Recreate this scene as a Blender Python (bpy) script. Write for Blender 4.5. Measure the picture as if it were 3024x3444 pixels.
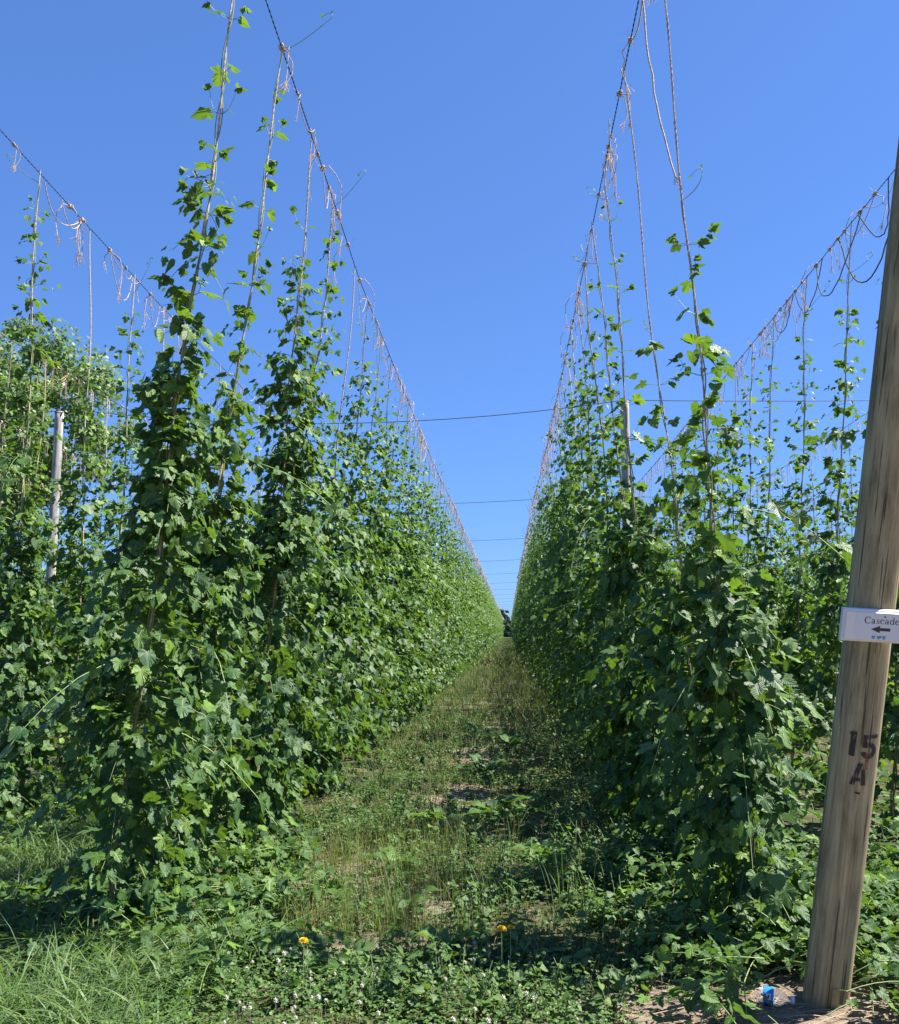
import bpy, math, random
import numpy as np
from mathutils import Matrix, Vector, Euler
R = math.radians
rng = np.random.default_rng(11)
random.seed(11)
for o in list(bpy.data.objects): bpy.data.objects.remove(o)
S = bpy.context.scene

# ------------------------------------------------------------------ camera
cam = bpy.data.objects.new("camera", bpy.data.cameras.new("camera"))
S.collection.objects.link(cam); S.camera = cam
cam.data.sensor_fit = 'HORIZONTAL'; cam.data.sensor_width = 36; cam.data.lens = 36.04
cam.location = (0, 0, 1.6); cam.rotation_euler = (R(90 + 7.607), 0, R(3.74))
cam.data.clip_start = 0.05; cam.data.clip_end = 3000

# ------------------------------------------------------------------ sky, sun, exposure
SUN_EL, SUN_AZ = 54.0, 10.0          # azimuth measured from +X towards +Y
W = bpy.data.worlds.new("World"); S.world = W; W.use_nodes = True
wn = W.node_tree.nodes; wl = W.node_tree.links
sky = wn.new('ShaderNodeTexSky'); sky.sky_type = 'NISHITA'; sky.sun_disc = False
sky.sun_elevation = R(SUN_EL); sky.sun_rotation = R(90 - SUN_AZ)
sky.air_density = 1.0; sky.dust_density = 0.2; sky.ozone_density = 6.0; sky.altitude = 0
gm = wn.new('ShaderNodeGamma'); gm.inputs[1].default_value = 0.62; wl.new(sky.outputs[0], gm.inputs[0])      # phone-camera sky: flatter and deeper blue
tn = wn.new('ShaderNodeMix'); tn.data_type = 'RGBA'; tn.blend_type = 'MULTIPLY'; tn.clamp_factor = False; tn.inputs[0].default_value = 1; tn.inputs[7].default_value = (0.62, 1.0, 1.75, 1)
wl.new(gm.outputs[0], tn.inputs[6]); wl.new(tn.outputs[2], wn['Background'].inputs[0]); wn['Background'].inputs[1].default_value = 0.068
sl = bpy.data.lights.new("sun", 'SUN'); sl.energy = 5.0; sl.angle = R(0.5); sl.color = (1.0, 0.94, 0.84)
sun = bpy.data.objects.new("sun", sl); S.collection.objects.link(sun)
sd = Vector((math.cos(R(SUN_EL)) * math.cos(R(SUN_AZ)), math.cos(R(SUN_EL)) * math.sin(R(SUN_AZ)), math.sin(R(SUN_EL))))
sun.rotation_euler = sd.to_track_quat('Z', 'Y').to_euler(); sun.location = (20, 4, 20)
vs = S.view_settings; vs.view_transform = 'Standard'; vs.look = 'None'; vs.exposure = 1.58; vs.gamma = 1; vs.use_curve_mapping = False
try:
    S.cycles.max_bounces = 8; S.cycles.transmission_bounces = 6; S.cycles.transparent_max_bounces = 8
    S.cycles.use_denoising = True
except Exception: pass

# ------------------------------------------------------------------ helpers
C = S.collection
def tag(o, label=None, cat=None, group=None, kind=None):
    if label: o['label'] = label
    if cat: o['category'] = cat
    if group: o['group'] = group
    if kind: o['kind'] = kind
    return o
def empty(name, loc=(0, 0, 0), label=None, cat=None, group=None):
    o = bpy.data.objects.new(name, None); C.objects.link(o); o.location = loc; o.empty_display_size = .1
    return tag(o, label, cat, group)
def mk(name, V, F, mat, parent=None, smooth=True, lf=None, age=None, link=True):
    """F: list of index arrays, each (m,k)"""
    V = np.ascontiguousarray(V, dtype=np.float32)
    if isinstance(F, np.ndarray): F = [F]
    F = [f for f in F if len(f)]
    me = bpy.data.meshes.new(name)
    me.vertices.add(len(V)); me.vertices.foreach_set('co', V.ravel())
    li = np.concatenate([f.ravel() for f in F]).astype(np.int32)
    sizes = np.concatenate([np.full(len(f), f.shape[1]) for f in F]).astype(np.int32)
    starts = np.concatenate([[0], np.cumsum(sizes)[:-1]]).astype(np.int32)
    me.loops.add(len(li)); me.loops.foreach_set('vertex_index', li)
    me.polygons.add(len(sizes)); me.polygons.foreach_set('loop_start', starts)
    me.polygons.foreach_set('use_smooth', np.full(len(sizes), smooth))
    if lf is not None:
        a = me.attributes.new('lf', 'FLOAT_VECTOR', 'POINT'); a.data.foreach_set('vector', np.ascontiguousarray(lf, dtype=np.float32).ravel())
    if age is not None:
        a = me.attributes.new('age', 'FLOAT', 'POINT'); a.data.foreach_set('value', np.ascontiguousarray(age, dtype=np.float32).ravel())
    me.update(calc_edges=True)
    if mat: me.materials.append(mat)
    o = bpy.data.objects.new(name, me)
    if link: C.objects.link(o)
    if parent: o.parent = parent
    return o
def norm(a): return a / np.maximum(np.linalg.norm(a, axis=-1, keepdims=True), 1e-9)

class Acc:
    """collects vertices and faces of one mesh"""
    def __init__(s): s.V = []; s.F = {}; s.n = 0; s.lf = []; s.age = []
    def add(s, V, F, lf=None, age=None):
        V = np.asarray(V, float).reshape(-1, 3); F = np.asarray(F, int)
        s.V.append(V); s.F.setdefault(F.shape[1], []).append(F + s.n); s.n += len(V)
        s.lf.append(np.zeros((len(V), 3)) if lf is None else lf)
        s.age.append(np.zeros(len(V)) if age is None else np.broadcast_to(age, (len(V),)))
    def more(s, F):   # more faces on the last-added verts
        F = np.asarray(F, int); s.F.setdefault(F.shape[1], []).append(F + s.n - len(s.V[-1]))
    def obj(s, name, mat, parent=None, smooth=True, link=True):
        return mk(name, np.concatenate(s.V), [np.concatenate(f) for f in s.F.values()], mat, parent, smooth,
                  np.concatenate(s.lf), np.concatenate(s.age), link)

def tube(acc, P, r, sides=5, age=0.0, caps=False):
    P = np.asarray(P, float); m = len(P)
    r = np.broadcast_to(np.asarray(r, float), (m,))
    T = norm(np.gradient(P, axis=0))
    ref = np.array([0, 0, 1.]) if abs(T[:, 2]).mean() < .8 else np.array([1., 0, 0])
    A = norm(np.cross(T, ref)); B = np.cross(T, A)
    th = np.arange(sides) / sides * 2 * math.pi
    V = P[:, None] + r[:, None, None] * (A[:, None] * np.cos(th)[None, :, None] + B[:, None] * np.sin(th)[None, :, None])
    i = np.arange(m - 1)[:, None] * sides; j = np.arange(sides)[None]; k = (j + 1) % sides
    F = np.stack([i + j, i + k, i + sides + k, i + sides + j], -1).reshape(-1, 4)
    lf = np.zeros((m * sides, 3)); lf[:, 1] = np.repeat(np.arange(m), sides)
    acc.add(V.reshape(-1, 3), F[:, ::-1], lf, age)
    if caps:
        acc.more(np.array([list(range(sides))])); acc.more(np.array([[(m - 1) * sides + q for q in range(sides)][::-1]]))
def bez(p0, p1, p2, n=8):
    t = np.linspace(0, 1, n)[:, None]; p0, p1, p2 = map(lambda a: np.asarray(a, float), (p0, p1, p2))
    return (1 - t) ** 2 * p0 + 2 * t * (1 - t) * p1 + t * t * p2

# ------------------------------------------------------------------ materials
def mat(name):
    m = bpy.data.materials.new(name); m.use_nodes = True
    n = m.node_tree.nodes; l = m.node_tree.links
    return m, n, l, n['Principled BSDF'], n['Material Output']
def ramp(n, stops):
    r = n.new('ShaderNodeValToRGB'); e = r.color_ramp.elements
    e[0].position, e[0].color = stops[0][0], (*stops[0][1], 1)
    e[1].position, e[1].color = stops[-1][0], (*stops[-1][1], 1)
    for p, c in stops[1:-1]:
        x = e.new(p); x.color = (*c, 1)
    return r
def math_n(n, l, op, a, b=None, c=None):
    x = n.new('ShaderNodeMath'); x.operation = op
    for i, v in enumerate((a, b, c)):
        if v is None: continue
        if isinstance(v, (int, float)): x.inputs[i].default_value = v
        else: l.new(v, x.inputs[i])
    return x.outputs[0]
def mixc(n, l, f, a, b, mode='MIX'):
    x = n.new('ShaderNodeMix'); x.data_type = 'RGBA'; x.blend_type = mode
    for i, v in ((0, f), (6, a), (7, b)):
        if isinstance(v, (int, float)): x.inputs[i].default_value = v
        elif isinstance(v, tuple): x.inputs[i].default_value = (*v, 1)
        else: l.new(v, x.inputs[i])
    return x.outputs[2]
def leaf_mat(name, old, young, trans, tamt=.35, veins=True, rough=.5, spec=.35, under=(.10, .16, .08)):
    m, n, l, P, out = mat(name)
    A = n.new('ShaderNodeAttribute'); A.attribute_name = 'lf'
    G = n.new('ShaderNodeAttribute'); G.attribute_name = 'age'
    sep = n.new('ShaderNodeSeparateXYZ'); l.new(A.outputs['Vector'], sep.inputs[0])
    u, v, rnd = sep.outputs
    col = mixc(n, l, G.outputs['Fac'], old, young)
    vary = ramp(n, [(0, (.62, .72, .7)), (.45, (1, 1, 1)), (.8, (1.12, 1.12, .9)), (1, (1.45, 1.3, .85))]); l.new(rnd, vary.inputs[0])
    col = mixc(n, l, 1.0, col, vary.outputs[0], 'MULTIPLY')
    if veins:
        au = math_n(n, l, 'ABSOLUTE', u)
        ch = math_n(n, l, 'FRACT', math_n(n, l, 'MULTIPLY', math_n(n, l, 'SUBTRACT', v, math_n(n, l, 'MULTIPLY', au, .9)), 6.5))
        tri = math_n(n, l, 'ABSOLUTE', math_n(n, l, 'SUBTRACT', ch, .5))          # 0 .. .5
        mid = math_n(n, l, 'MINIMUM', math_n(n, l, 'MULTIPLY', au, 9), 1.0)
        vein = math_n(n, l, 'SUBTRACT', 1, math_n(n, l, 'MULTIPLY', mid, math_n(n, l, 'MINIMUM', math_n(n, l, 'MULTIPLY', math_n(n, l, 'SUBTRACT', .5, tri), 6), 1.0)))
        col = mixc(n, l, math_n(n, l, 'MULTIPLY', vein, .25), col, tuple(min(1, 2.2 * c + .02) for c in old))
        bp = n.new('ShaderNodeBump'); bp.inputs['Strength'].default_value = .35; bp.inputs['Distance'].default_value = .005
        l.new(math_n(n, l, 'MULTIPLY', tri, mid), bp.inputs['Height']); l.new(bp.outputs[0], P.inputs['Normal'])
    geo = n.new('ShaderNodeNewGeometry')
    col2 = mixc(n, l, math_n(n, l, 'MULTIPLY', geo.outputs['Backfacing'], .55), col, under)
    l.new(col2, P.inputs['Base Color']); P.inputs['Roughness'].default_value = rough; P.inputs['Specular IOR Level'].default_value = spec
    tr = n.new('ShaderNodeBsdfTranslucent'); tc = mixc(n, l, 1.0, vary.outputs[0], mixc(n, l, G.outputs['Fac'], trans, tuple(min(.6, 1.75 * c) for c in trans)), 'MULTIPLY'); l.new(tc, tr.inputs[0])
    mx = n.new('ShaderNodeMixShader'); mx.inputs[0].default_value = tamt
    l.new(P.outputs[0], mx.inputs[1]); l.new(tr.outputs[0], mx.inputs[2]); l.new(mx.outputs[0], out.inputs[0])
    return m
M = {}
M['leaf'] = leaf_mat("hop_leaf", (.029, .074, .026), (.115, .20, .036), (.13, .245, .02), .25, spec=.28)
M['tree'] = leaf_mat("tree_leaf", (.10, .16, .055), (.20, .27, .09), (.18, .30, .05), .28, veins=False)
M['fartree'] = leaf_mat("far_tree_leaf", (.03, .06, .035), (.06, .10, .04), (.06, .12, .03), .2, veins=False)
M['grass'] = leaf_mat("grass_blade", (.075, .17, .032), (.36, .27, .12), (.22, .38, .05), .33, veins=False, rough=.5)
M['turf'] = leaf_mat("turf_blade", (.05, .095, .025), (.33, .20, .085), (.16, .27, .04), .28, veins=False, rough=.55)
M['clover'] = leaf_mat("clover_leaf", (.055, .115, .036), (.13, .20, .06), (.14, .28, .04), .28, veins=False)
M['weed'] = leaf_mat("weed_leaf", (.048, .10, .03), (.12, .19, .05), (.12, .24, .03), .26)
M['dock'] = leaf_mat("dock_leaf", (.06, .13, .035), (.09, .17, .045), (.13, .25, .03), .25, under=(.06, .12, .04))
def stem_mat(name, a, b, rough=.6):
    m, n, l, P, out = mat(name)
    G = n.new('ShaderNodeAttribute'); G.attribute_name = 'age'
    nz = n.new('ShaderNodeTexNoise'); nz.inputs['Scale'].default_value = 30
    c = mixc(n, l, G.outputs['Fac'], a, b)
    c = mixc(n, l, math_n(n, l, 'MULTIPLY', nz.outputs[0], .5), c, tuple(x * .5 for x in a))
    l.new(c, P.inputs['Base Color']); P.inputs['Roughness'].default_value = rough
    return m
M['stem'] = stem_mat("bine_stem", (.21, .20, .08), (.19, .30, .09))
M['straw'] = stem_mat("dry_straw", (.42, .31, .18), (.30, .2, .11))
def twine_mat():
    m, n, l, P, out = mat("coir_twine")
    tc = n.new('ShaderNodeTexCoord')
    nz = n.new('ShaderNodeTexNoise'); nz.inputs['Scale'].default_value = 60; l.new(tc.outputs['Object'], nz.inputs[0])
    r = ramp(n, [(.3, (.26, .19, .13)), (.6, (.52, .395, .29)), (.8, (.68, .54, .42))]); l.new(nz.outputs[0], r.inputs[0])
    l.new(r.outputs[0], P.inputs['Base Color']); P.inputs['Roughness'].default_value = .9
    bp = n.new('ShaderNodeBump'); bp.inputs['Strength'].default_value = .8; bp.inputs['Distance'].default_value = .003
    l.new(nz.outputs[0], bp.inputs['Height']); l.new(bp.outputs[0], P.inputs['Normal'])
    return m
M['twine'] = twine_mat()
def plain(name, col, rough=.6, metal=0, nscale=20, var=.3, spec=.5):
    m, n, l, P, out = mat(name)
    tc = n.new('ShaderNodeTexCoord')
    nz = n.new('ShaderNodeTexNoise'); nz.inputs['Scale'].default_value = nscale; nz.inputs['Detail'].default_value = 5; l.new(tc.outputs['Object'], nz.inputs[0])
    r = ramp(n, [(.3, tuple(c * (1 - var) for c in col)), (.7, tuple(min(1, c * (1 + var * .6)) for c in col))]); l.new(nz.outputs[0], r.inputs[0])
    l.new(r.outputs[0], P.inputs['Base Color']); P.inputs['Roughness'].default_value = rough; P.inputs['Metallic'].default_value = metal
    P.inputs['Specular IOR Level'].default_value = spec
    return m
M['cord'] = plain("old_dark_cord", (.09, .075, .065), .9)
M['wire'] = plain("galvanised_wire", (.10, .10, .11), .5, .7)
M['paint'] = plain("stencil_black_paint", (.018, .018, .022), .7, nscale=60, var=.7)
def worn(m, lo, hi):
    n, l = m.node_tree.nodes, m.node_tree.links; P = n['Principled BSDF']; out = n['Material Output']
    tc = n.new('ShaderNodeTexCoord'); mp = n.new('ShaderNodeMapping'); mp.inputs['Scale'].default_value = (70, 70, 12); l.new(tc.outputs['Object'], mp.inputs[0])
    nz = n.new('ShaderNodeTexNoise'); nz.inputs['Scale'].default_value = 1.5; nz.inputs['Detail'].default_value = 5; l.new(mp.outputs[0], nz.inputs[0])
    r = ramp(n, [(lo, (0, 0, 0)), (hi, (1, 1, 1))]); l.new(nz.outputs[0], r.inputs[0]); t = n.new('ShaderNodeBsdfTransparent')
    x = n.new('ShaderNodeMixShader'); l.new(r.outputs[0], x.inputs[0]); l.new(t.outputs[0], x.inputs[1]); l.new(P.outputs[0], x.inputs[2]); l.new(x.outputs[0], out.inputs[0])
worn(M['paint'], .36, .44)
M['red'] = plain("red_marker_paint", (.26, .07, .035), .8, nscale=50, var=.4)
worn(M['red'], .40, .62)
M['white'] = plain("white_sign_plastic", (.60, .62, .64), .3, nscale=9, var=.05)
M['label'] = plain("sign_face_sheet", (.55, .585, .64), .35, nscale=5, var=.04)
M['ink'] = plain("black_print", (.015, .015, .02), .4, var=.1)
M['blueink'] = plain("blue_print", (.07, .22, .45), .4, nscale=200, var=.5)
M['palemark'] = plain("pale_blue_print", (.3, .46, .65), .4, var=.1)
M['steel'] = plain("screw_steel", (.09, .09, .1), .4, .8)
M['yellow'] = plain("dandelion_yellow", (.85, .58, .01), .6, nscale=90, var=.3)
M['cloverwhite'] = plain("clover_white", (.46, .43, .36), .8, nscale=90, var=.3)
M['cone'] = plain("seed_head", (.45, .42, .33), .9)
M['clod'] = plain("dry_clod", (.23, .18, .13), .95, nscale=40, var=.35, spec=.1)
M['bark'] = plain("tree_bark", (.17, .14, .11), .9, nscale=6, var=.4)

def wood_mat(name, base, dark, light, zs=1.2, sc=30, green=0.0, bump=.5):
    m, n, l, P, out = mat(name)
    tc = n.new('ShaderNodeTexCoord'); mp = n.new('ShaderNodeMapping'); l.new(tc.outputs['Object'], mp.inputs[0])
    mp.inputs['Scale'].default_value = (sc, sc, zs)
    n1 = n.new('ShaderNodeTexNoise'); n1.inputs['Scale'].default_value = 1.6; n1.inputs['Detail'].default_value = 9; n1.inputs['Roughness'].default_value = .68; n1.inputs['Distortion'].default_value = .5
    l.new(mp.outputs[0], n1.inputs[0])
    r1 = ramp(n, [(.28, dark), (.47, base), (.7, light)]); l.new(n1.outputs[0], r1.inputs[0])
    n2 = n.new('ShaderNodeTexNoise'); n2.inputs['Scale'].default_value = 1.0; n2.inputs['Detail'].default_value = 7; n2.inputs['Roughness'].default_value = .65; mp4 = n.new('ShaderNodeMapping'); mp4.inputs['Scale'].default_value = (13, 13, 3.2); l.new(tc.outputs['Object'], mp4.inputs[0]); l.new(mp4.outputs[0], n2.inputs[0])
    r2 = ramp(n, [(.34, (.60, .57, .50)), (.5, (.95, .95, .93)), (.68, (1.25, 1.2, 1.08))]); l.new(n2.outputs[0], r2.inputs[0])
    c = mixc(n, l, 1.0, r1.outputs[0], r2.outputs[0], 'MULTIPLY')
    # drying cracks: thin long dark lines
    mp2 = n.new('ShaderNodeMapping'); l.new(tc.outputs['Object'], mp2.inputs[0]); mp2.inputs['Scale'].default_value = (sc * 2.2, sc * 2.2, zs * 1.7)
    n3 = n.new('ShaderNodeTexNoise'); n3.inputs['Scale'].default_value = 1.3; n3.inputs['Detail'].default_value = 3; l.new(mp2.outputs[0], n3.inputs[0])
    r3 = ramp(n, [(.335, (1, 1, 1)), (.385, (0, 0, 0))]); l.new(n3.outputs[0], r3.inputs[0])
    c = mixc(n, l, math_n(n, l, 'MULTIPLY', r3.outputs[0], .8), c, tuple(x * .35 for x in dark))
    # knots
    vo = n.new('ShaderNodeTexVoronoi'); mp3 = n.new('ShaderNodeMapping'); l.new(tc.outputs['Object'], mp3.inputs[0]); mp3.inputs['Scale'].default_value = (3.2, 3.2, 1.9)
    l.new(mp3.outputs[0], vo.inputs[0]); vo.inputs['Scale'].default_value = 1.0
    ring = math_n(n, l, 'SINE', math_n(n, l, 'MULTIPLY', vo.outputs['Distance'], 190))
    inside = ramp(n, [(.05, (1, 1, 1)), (.14, (0, 0, 0))]); l.new(vo.outputs['Distance'], inside.inputs[0])
    c = mixc(n, l, math_n(n, l, 'MULTIPLY', inside.outputs[0], math_n(n, l, 'MULTIPLY_ADD', ring, .22, .3)), c, tuple(x * .8 for x in dark))
    l.new(c, P.inputs['Base Color']); P.inputs['Roughness'].default_value = .85; P.inputs['Specular IOR Level'].default_value = .25
    bp = n.new('ShaderNodeBump'); bp.inputs['Strength'].default_value = bump; bp.inputs['Distance'].default_value = .006
    h = math_n(n, l, 'SUBTRACT', n1.outputs[0], math_n(n, l, 'MULTIPLY', r3.outputs[0], .5))
    l.new(h, bp.inputs['Height']); l.new(bp.outputs[0], P.inputs['Normal'])
    return m
M['endwood'] = wood_mat("weathered_pine_post", (.275, .232, .138), (.115, .094, .054), (.40, .35, .225))
M['greywood'] = wood_mat("grey_treated_post", (.32, .315, .30), (.19, .185, .175), (.43, .42, .40), sc=22)

def ground_mat():
    m, n, l, P, out = mat("ground_soil_and_turf")
    tc = n.new('ShaderNodeTexCoord'); sp = n.new('ShaderNodeSeparateXYZ'); l.new(tc.outputs['Object'], sp.inputs[0])
    def nz(s, d=6, r=.6):
        x = n.new('ShaderNodeTexNoise'); x.inputs['Scale'].default_value = s; x.inputs['Detail'].default_value = d; x.inputs['Roughness'].default_value = r
        l.new(tc.outputs['Object'], x.inputs[0]); return x.outputs[0]
    a, b, c = nz(1.3), nz(14, 8, .7), nz(90, 4, .7)
    soil = ramp(n, [(.25, (.10, .075, .055)), (.5, (.215, .172, .13)), (.75, (.33, .28, .225))]); l.new(b, soil.inputs[0])
    turf = ramp(n, [(.3, (.03, .04, .016)), (.5, (.055, .06, .024)), (.7, (.12, .09, .045))]); l.new(b, turf.inputs[0])
    # bare earth where the headland track meets the right-hand row
    at = n.new('ShaderNodeAttribute'); at.attribute_name = 'age'; k = at.outputs['Fac']
    k = math_n(n, l, 'MULTIPLY', k, 1.6)
    k = math_n(n, l, 'ADD', k, math_n(n, l, 'MULTIPLY', math_n(n, l, 'SUBTRACT', b, .55), 2.0))
    k = math_n(n, l, 'MINIMUM', math_n(n, l, 'MAXIMUM', k, 0.0), 1.0)
    worn = ramp(n, [(.54, (0, 0, 0)), (.63, (1, 1, 1))]); l.new(nz(1.9, 5), worn.inputs[0])
    k = math_n(n, l, 'MAXIMUM', k, math_n(n, l, 'MULTIPLY', worn.outputs[0], .55))
    c1 = mixc(n, l, k, turf.outputs[0], soil.outputs[0])
    l.new(c1, P.inputs['Base Color']); P.inputs['Roughness'].default_value = .95; P.inputs['Specular IOR Level'].default_value = .15
    bp = n.new('ShaderNodeBump'); bp.inputs['Strength'].default_value = .9; bp.inputs['Distance'].default_value = .02
    l.new(math_n(n, l, 'ADD', b, math_n(n, l, 'MULTIPLY', c, .5)), bp.inputs['Height']); l.new(bp.outputs[0], P.inputs['Normal'])
    return m
M['ground'] = ground_mat()

# ------------------------------------------------------------------ ground
def gz(x, y):
    x = np.asarray(x, float); y = np.asarray(y, float)
    near = np.clip((40 - y) / 20, 0, 1) * np.clip((12 - abs(x)) / 4, 0, 1)
    return near * (.022 * np.sin(1.7 * x + 1.1 * y) + .016 * np.sin(3.1 * x - 2.3 * y + 1) + .01 * np.sin(7.3 * x + 5.1 * y))
xs = np.concatenate([[-1500, -500, -150, -60, -30], np.arange(-14, 14.01, .14), [30, 60, 150, 500, 1500]])
ys = np.concatenate([[-300, -60, -20, -5], np.arange(-1, 22, .14), np.arange(22, 60, 1.0), [80, 120, 200, 400, 900, 2500]])
BARE = [(-.45, 9.1, .42, .9), (-.45, 5.75, .38, .35), (-1.0, 6.2, .35, .4), (-.7, 4.95, .3, .2), (-.5, 7.2, .25, .3), (-.4, 12.5, .5, 1.0), (-.2, 16, .5, 1.6), (-.6, 21, .4, 2.5), (-.25, 28, .4, 4), (-4.6, 8.9, .9, 1.0), (-3.0, 8.2, .5, .9)]
def bare(x, y):
    k = np.zeros(np.broadcast(x, y).shape)
    for bx_, by_, sx, sy in BARE: k = np.maximum(k, .8 * np.exp(-((x - bx_) / sx) ** 2 - ((y - by_) / sy) ** 2))
    return k
def trackm(x, y): return np.clip(np.minimum((x - .2) * 2.2, (4.6 - y) * 2.5), 0, 1)
X, Y = np.meshgrid(xs, ys); Z = gz(X, Y)
nx, ny = len(xs), len(ys); i, j = np.meshgrid(np.arange(nx - 1), np.arange(ny - 1)); q = (j * nx + i).ravel()
BA = np.maximum(trackm(X, Y), bare(X, Y))
g = mk("ground", np.stack([X, Y, Z], -1).reshape(-1, 3), np.stack([q, q + 1, q + nx + 1, q + nx], -1), M['ground'], age=BA.ravel())
tag(g, "flat soil and turf ground of the hop yard", "ground", kind='structure')

# ------------------------------------------------------------------ leaf templates
def half(pts):   # half outline (right side) from petiole notch to tip -> full closed outline
    r = [(u, v) for u, v in pts]; l_ = [(-u, v) for u, v in pts[1:-1]][::-1]
    return r + l_
SHAPES = [
    half([(0, 0), (.13, -.17), (.32, -.2), (.47, -.08), (.55, .12), (.66, .34), (.45, .42), (.31, .47), (.35, .66), (.22, .85), (0, 1.08)]),
    half([(0, 0), (.14, -.2), (.36, -.24), (.46, -.08), (.36, .04), (.62, .12), (.76, .36), (.47, .36), (.25, .40), (.36, .64), (.27, .84), (0, 1.12)]),
    half([(0, 0), (.13, -.15), (.32, -.18), (.46, -.02), (.5, .2), (.44, .43), (.3, .68), (.13, .88), (0, 1.05)]),
]
def template(shape, lod):
    P = np.array(shape)
    c = np.array([0, .12])
    if lod == 0:                     # serrate
        Q = []
        for a, b in zip(P, np.roll(P, -1, 0)):
            Q.append(a)
            if np.linalg.norm(a) > .01 and np.linalg.norm(b) > .01:
                mdl = (a + b) / 2; nrm = np.array([(b - a)[1], -(b - a)[0]]); nrm /= np.linalg.norm(nrm) + 1e-9
                if np.dot(nrm, mdl - c) < 0: nrm = -nrm
                Q.append(a * .42 + b * .58 + nrm * .045); Q.append(a * .36 + b * .64 - nrm * .012)
        P = np.array(Q)
    if lod == 2: P = P[::2]
    K = len(P)
    if lod == 0:
        mid = c + (P - c) * .55
        uv = np.concatenate([[c], mid, P])
        k = np.arange(K); k2 = (k + 1) % K
        T = [np.stack([np.zeros(K, int), 1 + k, 1 + k2], -1)]
        T.append(np.stack([1 + k, 1 + K + k, 1 + K + k2], -1)); T.append(np.stack([1 + k, 1 + K + k2, 1 + k2], -1))
        T = np.concatenate(T)
    else:
        uv = np.concatenate([[c], P]); k = np.arange(K); T = np.stack([np.zeros(K, int), 1 + k, 1 + (k + 1) % K], -1)
    u, v = uv[:, 0], uv[:, 1]
    r = np.hypot(u, v - .1)
    ang = np.arctan2(u, v - .05)
    w = .10 * abs(u) + .05 * np.cos(ang * 3.0 * 2) * r * (r < 5) - .16 * np.maximum(v, 0) ** 2 - .10 * u * u
    return np.stack([u, v, w], -1), T
TPL = {(s, l): template(SHAPES[s], l) for s in range(3) for l in range(3)}

def add_leaves(acc, pos, N, Yd, size, age, kind, lod):
    """pos,N,Yd (n,3); size, age (n,), kind (n,)"""
    pos = np.asarray(pos); n = len(pos)
    if n == 0: return
    N = norm(N); Yd = norm(Yd - (Yd * N).sum(-1, keepdims=True) * N); Xd = np.cross(Yd, N)
    rnd = rng.random(n); curl = rng.normal(1, .7, n); fold = rng.normal(0, .22, n); asp = rng.uniform(.85, 1.12, n)
    for s in range(3):
        m = np.where(kind == s)[0]
        if not len(m): continue
        tv, tf = TPL[(s, lod)]
        u = tv[None, :, 0] * asp[m, None]; v = tv[None, :, 1]; w = tv[None, :, 2] * curl[m, None] + fold[m, None] * abs(u)
        sz = size[m, None, None]
        V = pos[m, None] + sz * (u[..., None] * Xd[m, None] + v[..., None] * Yd[m, None] + w[..., None] * N[m, None])
        K = len(tv); F = (tf[None] + (np.arange(len(m)) * K)[:, None, None]).reshape(-1, 3)
        lf = np.empty((len(m), K, 3)); lf[..., 0] = tv[:, 0]; lf[..., 1] = tv[:, 1]; lf[..., 2] = rnd[m, None]
        acc.add(V.reshape(-1, 3), F, lf.reshape(-1, 3), np.repeat(age[m], K))

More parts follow.
